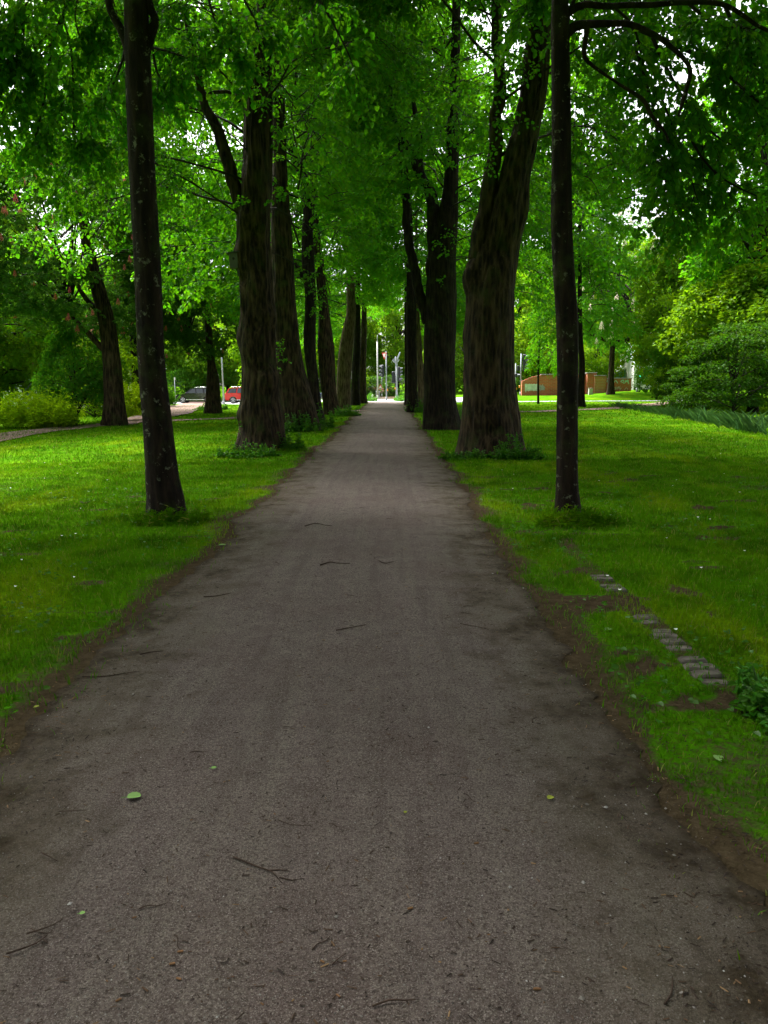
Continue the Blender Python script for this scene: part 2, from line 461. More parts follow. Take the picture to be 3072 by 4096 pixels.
LEAF = leaf_material('lime_leaf', (0.022, 0.128, 0.003), (0.048, 0.172, 0.004), 1.9, 0.010, 0.50)
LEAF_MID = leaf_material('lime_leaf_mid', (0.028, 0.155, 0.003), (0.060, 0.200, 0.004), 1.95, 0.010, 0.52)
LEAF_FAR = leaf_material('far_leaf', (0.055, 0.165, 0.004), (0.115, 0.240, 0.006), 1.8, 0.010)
LEAF_CHEST = leaf_material('chestnut_leaf', (0.020, 0.080, 0.008), (0.048, 0.130, 0.012), 1.7, 0.012)
LEAF_CHEST2 = leaf_material('chestnut_leaf_bright', (0.030, 0.135, 0.006), (0.060, 0.190, 0.008), 1.8, 0.010)
LEAF_DARK = leaf_material('dark_leaf', (0.014, 0.056, 0.003), (0.034, 0.100, 0.004), 1.4, 0.006)
LEAF_YEL = leaf_material('yellow_leaf', (0.105, 0.250, 0.004), (0.240, 0.380, 0.006), 1.8, 0.005)
LEAF_BRIGHT = leaf_material('bright_leaf', (0.075, 0.200, 0.004), (0.150, 0.290, 0.006), 1.7, 0.01)
LEAF_LOW = leaf_material('ground_leaf', (0.022, 0.115, 0.006), (0.055, 0.185, 0.008), 1.6, 0.02)
LEAF_REED = leaf_material('reed_leaf', (0.030, 0.110, 0.030), (0.075, 0.180, 0.060), 1.2, 0.03)
GRASSM = leaf_material('grass_blade', (0.036, 0.145, 0.002), (0.078, 0.205, 0.003), 1.2, 0.0, 0.3, patchy=True)

def bark_material(name, dark, mid, light, moss=0.35, lichen=0.2, fine=1.0, bstr=0.9, lth=0.64):
    t = NT(name)
    v = t.coord((21*fine, 21*fine, 4.2*fine)); o = t.coord((1, 1, 1))
    big = t.noise(t.coord((1.6, 1.6, 1.0)), 1.6, 5, 0.65)
    dis = t.noise(v, 1.0, 6, 0.65, 0.6)
    vv = t.coord((13*fine, 13*fine, 2.2*fine))
    rid = t.voro(vv, 1.0, 'Distance', 'F1')
    h = t.math('ADD', t.math('MULTIPLY', dis, 0.7), t.math('MULTIPLY', rid, 0.5))
    col = t.ramp(h, [(0.38, dark), (0.58, mid), (0.90, light)])
    col = t.mix(t.math('MULTIPLY', t.fac(big, 0.50, 0.70), 0.7), col, t.mix(0.8, col, dark))
    mo = t.fac(t.noise(o, 2.7, 5, 0.6), 0.52, 0.70)
    mo = t.math('MULTIPLY', mo, moss)
    col = t.mix(mo, col, (0.035, 0.05, 0.010))
    li = t.math('MULTIPLY', t.fac(t.noise(o, 9.0, 5, 0.7), lth, lth+.06), lichen)
    col = t.mix(li, col, (0.20, 0.21, 0.14))
    fn = t.noise(t.coord((60, 60, 22)), 1.0, 4, 0.75)
    hh = t.math('ADD', h, t.math('MULTIPLY', fn, 0.35))
    t.principled(col, 0.92, t.bump(hh, bstr, 0.045), 0.15)
    return t.m
BARK_OLD = bark_material('old_lime_bark', (0.0025, 0.0018, 0.0012), (0.023, 0.0145, 0.0070), (0.078, 0.052, 0.027), 0.55, 0.15)
BARK_DARK = bark_material('dark_lime_bark', (0.002, 0.0015, 0.001), (0.010, 0.007, 0.004), (0.030, 0.021, 0.011), 0.40, 0.08)
BARK_PALE = bark_material('pale_lime_bark', (0.022, 0.015, 0.009), (0.105, 0.072, 0.040), (0.190, 0.145, 0.090), 0.30, 0.15)
BARK_SMOOTH = bark_material('smooth_young_bark', (0.004, 0.0025, 0.0016), (0.012, 0.0075, 0.0045), (0.032, 0.020, 0.012), 0.55, 0.55, 0.9, 0.9, 0.60)
TWIG = NT('twig_bark'); TWIG.principled((0.018, 0.014, 0.009), 0.9); TWIG = TWIG.m

def plain(name, col, rough=0.5, spec=0.4, metal=0.0, var=0.15, scale=6.0):
    t = NT(name)
    n = t.noise(t.coord(), scale, 4)
    c = t.mix(t.fac(n, 0.3, 0.7), tuple(q*(1-var) for q in col), tuple(min(1, q*(1+var)) for q in col))
    t.principled(c, rough, None, spec, metal); return t.m
def emit(name, col, k):
    t = NT(name); e = t.n('ShaderNodeEmission'); e.inputs[0].default_value = (*col, 1); e.inputs[1].default_value = k
    t.l(e.outputs[0], t.out.inputs[0]); return t.m

def soil_colour(t, o):
    a = t.noise(o, 14, 5, 0.7); b = t.noise(o, 60, 4, 0.7)
    c = t.mix(t.fac(a, 0.35, 0.65), (0.032, 0.023, 0.013), (0.070, 0.052, 0.031))
    return t.mix(t.math('MULTIPLY', t.fac(b, 0.55, 0.70), 0.6), c, (0.105, 0.084, 0.052))
# ground
t = NT('lawn')
w = t.n('ShaderNodeAttribute', attribute_name='wear').outputs['Fac']
o = t.coord()
n1 = t.noise(o, 0.45, 5, 0.6); n2 = t.noise(t.coord((1, 0.35, 1)), 0.9, 4); n5 = t.noise(o, 1.7, 4); n3 = t.noise(o, 14, 5, 0.7); n4 = t.noise(o, 60, 4, 0.7)
g = t.mix(t.fac(n1, 0.35, 0.65), (0.036, 0.145, 0.002), (0.078, 0.205, 0.003))
g = t.mix(t.math('MULTIPLY', t.fac(n2, 0.5, 0.68), 0.55), g, (0.170, 0.260, 0.005))
g = t.mix(t.math('MULTIPLY', t.fac(n3, 0.42, 0.62), 0.35), g, (0.022, 0.075, 0.003))
g = t.mix(t.math('MULTIPLY', t.fac(n5, 0.47, 0.64), 0.75), g, (0.022, 0.085, 0.002))
th = t.noise(o, 28, 5, 0.75)
g = t.mix(t.math('MULTIPLY', t.fac(th, 0.48, 0.62), 0.75), g, (0.060, 0.062, 0.012))
soil = soil_colour(t, o)
wf = t.fac(t.math('ADD', w, t.math('MULTIPLY', t.math('SUBTRACT', n3, 0.5), 0.9)), 0.42, 0.72)
col = t.mix(wf, g, soil)
t.principled(col, 0.95, t.bump(t.math('ADD', n3, t.math('MULTIPLY', n4, 0.5)), 0.7, 0.03), 0.0)
LAWN = t.m

# gravel path
t = NT('gravel_path')
o = t.coord()
e = t.n('ShaderNodeAttribute', attribute_name='edge').outputs['Fac']
st = t.noise(t.coord((5, 0.22, 1)), 1.0, 4, 0.6)
pa = t.noise(o, 0.9, 5, 0.6); md = t.noise(o, 7, 6, 0.7); fi = t.noise(o, 70, 5, 0.75); ff = t.noise(o, 190, 3, 0.7)
c = t.mix(t.fac(md, 0.35, 0.65), (0.124, 0.097, 0.087), (0.188, 0.152, 0.137))
c = t.mix(t.math('MULTIPLY', t.fac(st, 0.44, 0.64), 0.55), c, (0.195, 0.170, 0.140))
c = t.mix(t.math('MULTIPLY', t.fac(t.noise(t.coord((9, 0.5, 1)), 1.0, 3, 0.6), 0.50, 0.64), 0.45), c, (0.088, 0.067, 0.060))
c = t.mix(t.math('MULTIPLY', t.fac(pa, 0.46, 0.64), 0.45), c, (0.112, 0.074, 0.064))
c = t.mix(t.math('MULTIPLY', t.fac(fi, 0.50, 0.58), 0.70), c, (0.058, 0.041, 0.036))
c = t.mix(t.math('MULTIPLY', t.fac(t.noise(o, 120, 4, 0.8), 0.52, 0.59), 0.75), c, (0.052, 0.037, 0.033))
c = t.mix(t.math('MULTIPLY', t.fac(ff, 0.54, 0.63), 0.75), c, (0.34, 0.30, 0.27))
c = t.mix(t.math('MULTIPLY', t.fac(t.voro(o, 26, 'Distance'), 0.10, 0.05), 0.22), c, (0.22, 0.22, 0.21))
ef = t.fac(t.math('ADD', e, t.math('MULTIPLY', t.math('SUBTRACT', t.noise(o, 2.6, 6, 0.7), 0.5), 1.9)), 0.62, 1.10)
soil = soil_colour(t, o)
ef = t.math('MAXIMUM', ef, t.fac(e, 0.90, 0.99))
c = t.mix(ef, c, soil)
band = t.math('MULTIPLY', t.fac(t.math('ADD', e, t.math('MULTIPLY', t.math('SUBTRACT', t.noise(o, 1.7, 4), 0.5), 0.7)), 0.50, 0.80), 0.35)
c = t.mix(t.math('MULTIPLY', band, t.math('SUBTRACT', 1.0, ef)), c, (0.115, 0.105, 0.062))
hb = t.math('ADD', t.math('ADD', md, t.math('MULTIPLY', fi, 0.9)), t.math('MULTIPLY', ff, 0.5))
t.principled(c, 0.95, t.bump(hb, 1.0, 0.03), 0.1)
GRAVEL = t.m
t = NT('far_gravel'); o = t.coord()
t.principled(t.mix(t.fac(t.noise(o, 2.2, 5, .7), .35, .65), (0.11, 0.060, 0.048), (0.18, 0.115, 0.095)), 0.95); SIDE_GRAVEL = t.m
t = NT('road_surface'); o = t.coord()
t.principled(t.mix(t.fac(t.noise(o, 1.2, 5, .7), .35, .65), (0.20, 0.20, 0.21), (0.28, 0.28, 0.29)), 0.85); ROAD = t.m
KERBM = plain('kerb_stone', (0.42, 0.41, 0.39), 0.85, 0.2)
PAINT_W = plain('white_road_paint', (0.78, 0.78, 0.76), 0.7, 0.3)
PAVER = plain('old_paver', (0.105, 0.092, 0.078), 0.9, 0.1, var=0.5, scale=14)

# ------------------------------------------------------------------ world, sun
wd = bpy.data.worlds.new('World'); S.world = wd; wd.use_nodes = True
nt = wd.node_tree; nt.nodes.clear()
wo = nt.nodes.new('ShaderNodeOutputWorld'); bg = nt.nodes.new('ShaderNodeBackground'); sk = nt.nodes.new('ShaderNodeTexSky')
sk.sky_type = 'NISHITA'; sk.sun_disc = False; sk.sun_elevation = radians(58); sk.sun_rotation = radians(-38)
sk.air_density = 1.0; sk.dust_density = 6.0; sk.ozone_density = 1.0
hs = nt.nodes.new('ShaderNodeHueSaturation'); hs.inputs['Saturation'].default_value = 0.22
nt.links.new(sk.outputs[0], hs.inputs['Color']); nt.links.new(hs.outputs[0], bg.inputs[0]); bg.inputs[1].default_value = 0.05
nt.links.new(bg.outputs[0], wo.inputs[0])
sl = bpy.data.lights.new('sun', 'SUN'); sl.energy = 1.5; sl.angle = radians(25); sl.color = (1, 0.97, 0.9)
so = bpy.data.objects.new('sun', sl); COL.objects.link(so)
from mathutils import Vector, Matrix
sdir = Vector((sin(radians(-38))*cos(radians(58)), cos(radians(-38))*cos(radians(58)), sin(radians(58))))
so.rotation_euler = (-sdir).to_track_quat('-Z', 'Y').to_euler(); so.location = (0, 0, 40)
S.view_settings.view_transform = 'Standard'; S.view_settings.look = 'None'; S.view_settings.gamma = 1.0
S.view_settings.exposure = 3.5
S.cycles.max_bounces = 8; S.cycles.diffuse_bounces = 6; S.cycles.transmission_bounces = 4; S.cycles.glossy_bounces = 2
S.cycles.use_denoising = True; S.cycles.sample_clamp_indirect = 6.0
S.cycles.caustics_reflective = False; S.cycles.caustics_refractive = False

cd = bpy.data.cameras.new('camera'); co = bpy.data.objects.new('camera', cd); COL.objects.link(co); S.camera = co
cd.sensor_fit = 'VERTICAL'; cd.sensor_height = 24.0; cd.lens = 24.0*F/4096; cd.clip_start = 0.1; cd.clip_end = 1500
bk = -fwd
co.matrix_world = Matrix(((RT[0], UP[0], bk[0], CAM[0]), (RT[1], UP[1], bk[1], CAM[1]), (RT[2], UP[2], bk[2], CAM[2]), (0, 0, 0, 1)))

# ------------------------------------------------------------------ ground sheet, path, roads
def axis(segs):
    out = []
    for a, b, st in segs:
        out += list(np.arange(a, b, st))
    out.append(segs[-1][1]); return np.array(out)
xs = axis([(-600, -120, 40), (-120, -40, 4), (-40, -14, 1.0), (-14, -7, 0.35), (-7, 7, 0.11), (7, 14, 0.35), (14, 40, 1.0), (40, 120, 4), (120, 600, 40)])
ys = axis([(-300, -40, 20), (-40, -4, 2), (-4, 1, .5), (1, 14, 0.11), (14, 30, 0.3), (30, 120, 0.9), (120, 200, 5), (200, 900, 50)])
X, Y = np.meshgrid(xs, ys)
Z = gz(X, Y)
mb = MB(); nx = len(xs)
i0 = (np.arange(len(ys)-1)[:, None]*nx + np.arange(nx-1)[None]).ravel()
mb.add(np.stack([X, Y, Z], -1).reshape(-1, 3), np.stack([i0, i0+1, i0+nx+1, i0+nx], -1), 0, True)
gr = mb.build('ground', LAWN); tag(gr, 'mown green lawn with bare earth patches beside the avenue path', kind='structure')
at = gr.data.attributes.new('wear', 'FLOAT', 'POINT'); at.data.foreach_set('value', wear_at(X, Y).astype(np.float32).ravel())

yy = axis([(-8, 1, 0.5), (1, 20, 0.06), (20, 66.4, 0.25)]); uu = np.linspace(-1, 1, 27)
L_, R_ = -path_edge(yy, -1), path_edge(yy, 1)
jit = (R0.random(len(yy))-.5)*0.05
Xp = (L_+R_)[:, None]/2 + (R_-L_)[:, None]/2*uu[None] + (np.abs(uu) == 1)[None]*jit[:, None]
Yp = np.repeat(yy[:, None], 27, 1)
Zp = 0.006 + 0.03*(1-uu[None]**2) + (fbm(Xp*2.5, Yp*1.2, 0.7, 90, 3)-.5)*0.022*(1-uu[None]**4)
mb = MB(); i0 = (np.arange(len(yy)-1)[:, None]*27 + np.arange(26)[None]).ravel()
mb.add(np.stack([Xp, Yp, Zp], -1).reshape(-1, 3), np.stack([i0, i0+1, i0+28, i0+27], -1), 0, True)
pa_ = mb.build('path', GRAVEL); tag(pa_, 'brown gravel avenue path running straight between the tree rows', kind='structure')
at = pa_.data.attributes.new('edge', 'FLOAT', 'POINT'); at.data.foreach_set('value', np.broadcast_to(np.abs(uu), Xp.shape).astype(np.float32).ravel())

def strip(name, pts, widths, mat, off, label, step=0.5, rag=0.12):
    pts = [np.array([p[0], p[1], 0.0]) for p in pts]
    c, wv = resample(pts, widths, step)
    T = nrm(np.gradient(c, axis=0)); nl = np.stack([-T[:, 1], T[:, 0], 0*T[:, 0]], 1)
    k = 7; u = np.linspace(-.5, .5, k)
    wj = wv[:, None]*(1 + rag*(fbm(np.arange(len(c))*.3, u.mean(), 1.1, len(name), 3)[:, None]-.5)*2)
    V = c[:, None] + nl[:, None]*(u[None]*wj)[..., None]
    V[..., 2] = gz(V[..., 0], V[..., 1]) + off
    mb = MB(); i0 = (np.arange(len(c)-1)[:, None]*k + np.arange(k-1)[None]).ravel()
    mb.add(V.reshape(-1, 3), np.stack([i0, i0+1, i0+k+1, i0+k], -1), 0, True)
    return tag(mb.build(name, mat), label, kind='structure')
g2 = lambda a, b: G(a, b)[:2]
strip('side_path', [g2(-420, 1850), g2(0, 1748), g2(300, 1710), g2(555, 1690), g2(770, 1680), g2(960, 1672), g2(1240, 1655), (-1.2, 46)], [1.5, 1.5, 1.5, 1.4, 1.3, 1.2, 1.2, 1.3], SIDE_GRAVEL, 0.03, 'reddish gravel side path curving across the left lawn')
strip('side_path', [g2(470, 1702), g2(600, 1672), g2(690, 1648), g2(770, 1622), g2(815, 1608)], [1.2, 2.0, 2.6, 3.4, 4.2], SIDE_GRAVEL, 0.045, 'pale gravel spur leading from the side path to the parked cars')
strip('side_path', [(1.2, 45.5), g2(1900, 1646), g2(2120, 1648), g2(2330, 1640), g2(2480, 1632), g2(2600, 1620), g2(2700, 1610)], [1.2, 1.2, 1.2, 1.4, 1.8, 2.2, 2.4], SIDE_GRAVEL, 0.03, 'brown gravel side path across the right lawn')
strip('footpath', [(1.0, 66.5), (4, 64.8), (10, 64.2), (20, 63.6), (34, 62.0), (60, 60)], [1.6, 1.9, 1.9, 1.9, 1.9, 1.9], ROAD, 0.03, 'pale paved footpath below the grassy bank', rag=0.03)
strip('road', [(-90, 93), (-45, 91), (-25, 88.3), (-12, 81), (0, 72.2), (6, 70.0), (9, 69.0)], [9, 9, 8.4, 9, 10.5, 7, 4], ROAD, 0.02, 'light asphalt road crossing the end of the avenue', rag=0.02)
mb = MB()
for k in range(6):
    x = -4.2 + k*1.25
    mb.box((x, 68.6, float(gz(x, 68.6))+0.034), (0.62, 0.5, 0.008), rz=-0.2)
tag(mb.build('road_marking', PAINT_W), 'white dashed line painted on the road at the end of the avenue', kind='structure')
strip('kerb', [(-70, 97.6), (-40, 96.0), (-20, 92.0), (-8, 85.2), (0, 78.5), (5, 77.2)], [0.3]*6, KERBM, 0.12, 'pale kerb along the far side of the road', rag=0.0)

# ------------------------------------------------------------------ crowns shared between trees
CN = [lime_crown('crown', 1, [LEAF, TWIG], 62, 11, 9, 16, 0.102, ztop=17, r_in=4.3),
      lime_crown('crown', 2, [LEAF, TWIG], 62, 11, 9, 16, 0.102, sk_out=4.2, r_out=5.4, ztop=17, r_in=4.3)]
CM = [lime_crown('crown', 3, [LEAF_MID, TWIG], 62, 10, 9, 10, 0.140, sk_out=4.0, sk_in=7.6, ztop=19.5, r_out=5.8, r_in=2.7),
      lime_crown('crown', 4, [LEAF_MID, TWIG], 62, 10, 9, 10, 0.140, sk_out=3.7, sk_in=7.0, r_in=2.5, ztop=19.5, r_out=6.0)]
used_src = set()
def put(src, parent, loc=(0, 0, 0), rz=0.0, scale=None, mats=None, name='crown'):
    if src.name not in used_src:
        used_src.add(src.name)
        src.parent = parent; src.location = [float(q) for q in loc]; src.rotation_euler = (0, 0, rz)
        if scale is not None: src.scale = (scale,)*3 if np.isscalar(scale) else scale
        if mats:
            for i, m in enumerate(mats):
                if m is not None:
                    src.material_slots[i].link = 'OBJECT'; src.material_slots[i].material = m
        return src
    return share(name, src, parent, loc, rz, scale, mats)

def px_line(pts, Y):
    """pixel outline of a stem -> world centre line and radii at its own distance"""
    W = [P(p[0], p[1], Y if len(p) < 4 else p[3]) for p in pts]
    return W, [p[2]/2*depth(w)/F for p, w in zip(pts, W)]
def avenue_tree(label, Y, stems, crown, out, bark, flare=0.3, segs=56, step=0.09, top=None, crown_dz=0.0, ridge=0.03, lump=0.1, seed=0, cs=None, group='avenue limes', shift=(0, 0), burls=()):
    base, r0 = px_line(stems[0][:1], Y)
    b = base[0].copy(); b[2] = float(gz(b[0], b[1]))
    tr = thing('lime_tree', label, 'tree', b, 0, group)
    mb = MB()
    for k, st in enumerate(stems):
        W, r = px_line(st, Y)
        if k == 0: W[0] = b.copy()
        bark_tube(mb, W, r, seed+k*5, segs if k == 0 else max(20, segs//2), step, flare if k == 0 else 0.0, lump, ridge if k == 0 else ridge*.6, 0, k == 0, burls if k == 0 else ())
    mb.build('trunk', bark, tr, b)
    if crown is not None:
        put(crown, tr, (shift[0], shift[1], crown_dz), 0.0 if out > 0 else pi, cs)
    return tr

AV = []
tL1 = avenue_tree('slim dark leaning trunk nearest on the left of the path, lichen spotted at its foot', 9.45,
  [[(664, 2062, 128), (660, 1990, 128), (651, 1930, 124), (631, 1713, 116), (606, 1442, 107), (592, 1117, 105), (580, 900, 105), (567, 663, 105), (554, 332, 102), (546, 100, 98), (541, -120, 92), (530, -700, 84), (520, -1600, 60)],
   [(545, 330, 50), (500, 150, 36), (455, 50, 30), (405, -120, 26), (330, -500, 18)],
   [(560, 260, 60), (598, 140, 40), (612, 80, 34), (585, -30, 30), (600, -400, 24)]], CN[0], -1, BARK_SMOOTH, 0.26, 64, 0.05, crown_dz=1.0, ridge=0.014, lump=0.07, seed=1)
tL2 = avenue_tree('massive knobbly lime trunk left of the path, pale grey-brown bark with a hollow seam', 19.2,
  [[(1046, 1800, 170), (1046, 1720, 158), (1040, 1640, 150), (1034, 1527, 143), (1029, 1382, 142), (1024, 1213, 132), (1020, 1045, 130), (1020, 900, 128), (1027, 780, 122), (1031, 663, 118), (1030, 497, 112), (1032, 400, 104), (1045, 250, 88), (1058, 100, 70), (1064, 0, 60), (1080, -300, 50), (1090, -900, 30)],
   [(1000, 960, 62), (965, 830, 56), (930, 700, 52), (882, 550, 46), (829, 451, 38), (790, 300, 30), (740, 60, 22)],
   [(960, 405, 20), (920, 372, 14), (880, 370, 10), (840, 374, 6)]], CN[1], -1, BARK_OLD, 0.30, 96, 0.06, ridge=0.062, lump=0.18, seed=4, burls=((.9, 3.6, .25, .10), (2.4, 4.3, .22, .10), (2.75, 3.4, .3, .09), (3.9, 5.0, .25, .10), (4.6, 3.3, .3, .12), (5.4, 4.4, .25, .09), (1.7, 5.6, .3, .12), (3.2, 5.75, .28, .13), (4.1, 4.0, .15, -.12), (3.0, 4.9, .15, -.12), (5.0, 5.1, .2, -.12), (2.0, 5.0, .14, -.10)))
tL3 = avenue_tree('old lime with a split two-legged foot, close behind the massive knobbly trunk', 27,
  [[(1216, 1716, 112), (1196, 1650, 128), (1178, 1575, 124), (1160, 1480, 112), (1150, 1382, 104), (1139, 1237, 94), (1131, 1045, 88), (1125, 900, 84), (1120, 780, 70), (1119, 663, 60), (1112, 398, 52), (1100, 265, 44), (1082, 100, 38), (1070, -100, 32), (1050, -600, 20)],
   [(1128, 1716, 50), (1120, 1640, 52), (1128, 1540, 56), (1140, 1440, 60)]], CM[0], -1, BARK_OLD, 0.35, 60, 0.08, seed=9)
tL4 = avenue_tree('dark lime whose upper stem bends left, leaf tufts on its trunk', 34,
  [[(1266, 1681, 56), (1258, 1600, 48), (1254, 1527, 44), (1239, 1382, 48), (1242, 1189, 44), (1232, 1045, 52), (1230, 900, 44), (1231, 862, 38), (1218, 730, 38), (1195, 663, 36), (1148, 544, 34), (1120, 450, 28), (1080, 250, 20), (1040, -100, 12)],
   [(1238, 1120, 30), (1212, 1108, 22), (1190, 1076, 16), (1182, 1050, 10)]], CM[1], -1, BARK_DARK, 0.3, 44, 0.1, seed=14)
tL5 = avenue_tree('straight dark lime trunk, fourth big one along the left of the path', 41,
  [[(1330, 1660, 60), (1318, 1590, 58), (1312, 1527, 62), (1304, 1382, 66), (1295, 1237, 42), (1275, 1045, 38), (1262, 900, 32), (1255, 750, 28), (1250, 400, 16)]], CM[0], -1, BARK_OLD, 0.25, 40, 0.1, seed=19)
tL6 = avenue_tree('pale brown lime with a sinuous twin-ribbed stem left of the path', 50,
  [[(1374, 1636, 58), (1374, 1551, 58), (1378, 1461, 60), (1383, 1401, 56), (1391, 1340, 52), (1401, 1280, 42), (1404, 1250, 38), (1402, 1150, 34), (1402, 1000, 32), (1428, 820, 28), (1440, 600, 18)],
   [(1403, 1060, 26), (1372, 850, 20), (1360, 650, 12)]], CM[1], -1, BARK_PALE, 0.2, 36, 0.12, seed=23)
tL7 = avenue_tree('slender dark trunk just past the pale sinuous lime', 57,
  [[(1420, 1616, 38), (1422, 1500, 32), (1428, 1380, 30), (1430, 1200, 26), (1436, 800, 12)]], CM[0], -1, BARK_DARK, 0.25, 30, 0.14, seed=27)
tL8 = avenue_tree('last lime trunk on the left where the path meets the road', 63,
  [[(1452, 1602, 32), (1450, 1500, 27), (1455, 1350, 25), (1458, 1150, 20), (1458, 850, 10)]], CM[1], -1, BARK_OLD, 0.3, 30, 0.14, seed=29)
tR1 = avenue_tree('slim straight trunk nearest on the right of the path, ringed with pale scars', 9.4,
  [[(2272, 2070, 88), (2270, 1990, 84), (2268, 1898, 82), (2268, 1720, 83), (2270, 1527, 81), (2268, 1286, 87), (2256, 1100, 84), (2246, 900, 81), (2246, 663, 77), (2243, 332, 75), (2241, 120, 76), (2240, 0, 70), (2236, -300, 64), (2230, -900, 50), (2220, -1600, 30)],
   [(2250, 150, 46), (2300, 108, 38), (2370, 99, 30), (2450, 99, 26), (2522, 102, 24), (2609, 146, 21), (2701, 212, 18), (2754, 275, 17), (2738, 370, 18), (2712, 462, 10)],
   [(2255, 60, 36), (2330, 20, 28), (2450, 24, 24), (2600, 20, 22), (2760, 10, 20), (2900, 26, 18), (3060, 110, 14), (3200, 190, 8)],
   [(2350, 105, 22), (2338, 180, 20), (2336, 228, 18), (2370, 265, 14), (2463, 331, 10), (2560, 395, 17), (2602, 464, 15), (2655, 524, 11), (2680, 575, 6)],
   [(2246, 190, 22), (2262, 110, 18), (2297, 13, 16), (2320, -80, 10)]], CN[1], 1, BARK_SMOOTH, 0.24, 60, 0.05, crown_dz=1.2, ridge=0.014, lump=0.07, seed=33)
tR2 = avenue_tree('massive forked lime trunk right of the path, deeply furrowed bark', 17.3,
  [[(1963, 1822, 232), (1963, 1720, 218), (1957, 1575, 198), (1957, 1382, 195), (1962, 1189, 198), (1976, 1117, 178), (2000, 996, 152), (2022, 900, 148), (2046, 780, 128), (2070, 663, 114), (2108, 500, 106), (2140, 332, 103), (2154, 133, 99), (2168, 0, 94), (2190, -300, 80), (2210, -900, 50)],
   [(1925, 1230, 112), (1910, 1080, 96), (1927, 940, 82), (1952, 780, 68), (1985, 560, 56), (2000, 300, 46), (1992, 100, 42), (1985, 0, 40), (1970, -400, 40)]], CN[0], 1, BARK_OLD, 0.25, 110, 0.06, ridge=0.065, lump=0.10, seed=41, burls=((4.2, 3.3, .35, .09), (2.6, 3.1, .3, .05), (5.3, 6.2, .35, .05), (1.2, 4.6, .12, -.10), (.6, 4.65, .14, -.12), (3.6, 4.4, .3, -.07), (4.4, 4.5, .3, -.10)))
tR3 = avenue_tree('twin-stemmed dark lime with a thin limb forking left over the path', 27,
  [[(1770, 1690, 128), (1762, 1640, 122), (1760, 1575, 118), (1757, 1382, 128), (1763, 1189, 124), (1768, 1045, 114), (1788, 900, 92), (1802, 762, 62), (1810, 600, 54), (1815, 450, 46), (1822, 200, 38), (1830, -200, 26)],
   [(1745, 1130, 66), (1736, 960, 60), (1733, 820, 48), (1718, 762, 44), (1689, 718, 38), (1662, 660, 36), (1628, 595, 30), (1596, 530, 26), (1556, 371, 22), (1545, 250, 14)],
   [(1690, 715, 30), (1680, 660, 28), (1688, 597, 28), (1668, 490, 24), (1650, 380, 14)],
   [(1712, 1290, 44), (1685, 1190, 40), (1660, 1069, 38), (1640, 960, 36), (1628, 862, 34), (1620, 700, 32), (1604, 610, 24), (1590, 450, 14)]], CM[0], 1, BARK_DARK, 0.28, 60, 0.08, seed=47)
tR4 = avenue_tree('dark lime trunk on the right, half hidden behind the twin-stemmed one', 43,
  [[(1650, 1622, 48), (1649, 1540, 42), (1647, 1380, 41), (1645, 1250, 40), (1640, 1000, 32), (1632, 700, 18)]], CM[1], 1, BARK_DARK, 0.25, 36, 0.12, seed=53)
tR5 = avenue_tree('thin pale brown lime stem between two dark trunks on the right', 47,
  [[(1687, 1612, 32), (1683, 1500, 27), (1678, 1400, 22), (1672, 1300, 18), (1668, 1100, 14), (1664, 800, 8)]], CM[0], 1, BARK_PALE, 0.2, 30, 0.14, seed=57)
tR6 = avenue_tree('last lime trunk on the right beside the leaning light pole', 58,
  [[(1632, 1602, 28), (1630, 1480, 24), (1628, 1300, 22), (1626, 1000, 12)]], CM[1], 1, BARK_DARK, 0.3, 28, 0.15, seed=61)

# limes out of frame; all but the first added to shade the near ground
def plain_trunk(parent, h, r, seed, bark, lean=0.0):
    mb = MB(); bark_tube(mb, [(0, 0, 0), (lean*.3, 0, h*.3), (lean*.7, 0.1, h*.65), (lean, 0, h)], [r, r*.85, r*.7, r*.35], seed, 36, 0.15, 0.25, 0.08, 0.02)
    return mb.build('trunk', bark, parent)
for (x, y, cr, out, lab) in [(-9.2, 12.5, 0, -1, 'lime with drooping twigs, its crown hanging in from the upper left edge'),
                             (-3.0, 1.0, 1, -1, 'unseen lime arching over the path left of the viewpoint, added for shade'),  # unseen row limes, placed to keep light off the near path
                             (3.2, 0.6, 0, 1, 'unseen lime arching over the path right of the viewpoint, added for shade'),
                             (-3.0, -7.5, 0, -1, 'unseen lime behind the viewpoint on the left, added to shade the path'),
                             (3.2, -8, 1, 1, 'unseen lime behind the viewpoint on the right, added to shade the path'),
                             (-3.1, -16.5, 1, -1, 'unseen lime of the left row far behind the viewpoint, added to hold back light'),
                             (3.1, -17, 0, 1, 'unseen lime of the right row far behind the viewpoint, added to hold back light'),
                             (8.9, 8.2, 0, 1, 'lime out of frame on the right, added to shade the near lawn, its dark leaves crossing the upper right corner'),  # lawn limes added to darken the ground around the camera
                             (8.2, 0.0, 1, 1, 'unseen lime added on the right lawn beside the viewpoint to darken the near ground'),
                             (13.6, 10.5, 1, 1, 'lime out of frame at the far right of the near lawn, added to block low sky light'),  # added with the next one to block low sky light from the right
                             (13.4, 2.0, 0, 1, 'unseen lime further right beside the viewpoint, added to block low sky light'),
                             (7.8, -8, 0, 1, 'unseen lime added on the right lawn behind the viewpoint to darken the near ground'),
                             (-8.6, 1.0, 1, -1, 'unseen lime added on the left lawn beside the viewpoint to darken the near ground'),
                             (-8.2, -7.5, 0, -1, 'unseen lime added on the left lawn behind the viewpoint to darken the near ground')]:
    tr = thing('lime_tree', lab, 'tree', (x, y, float(gz(x, y))), 0, 'avenue limes')
    plain_trunk(tr, 13, 0.3, int(abs(x*7)+y), BARK_DARK)
    put(CN[cr], tr, (0, 0, 0.4), 0 if out > 0 else pi)
    if x < -9 and y > 10: tL0 = tr

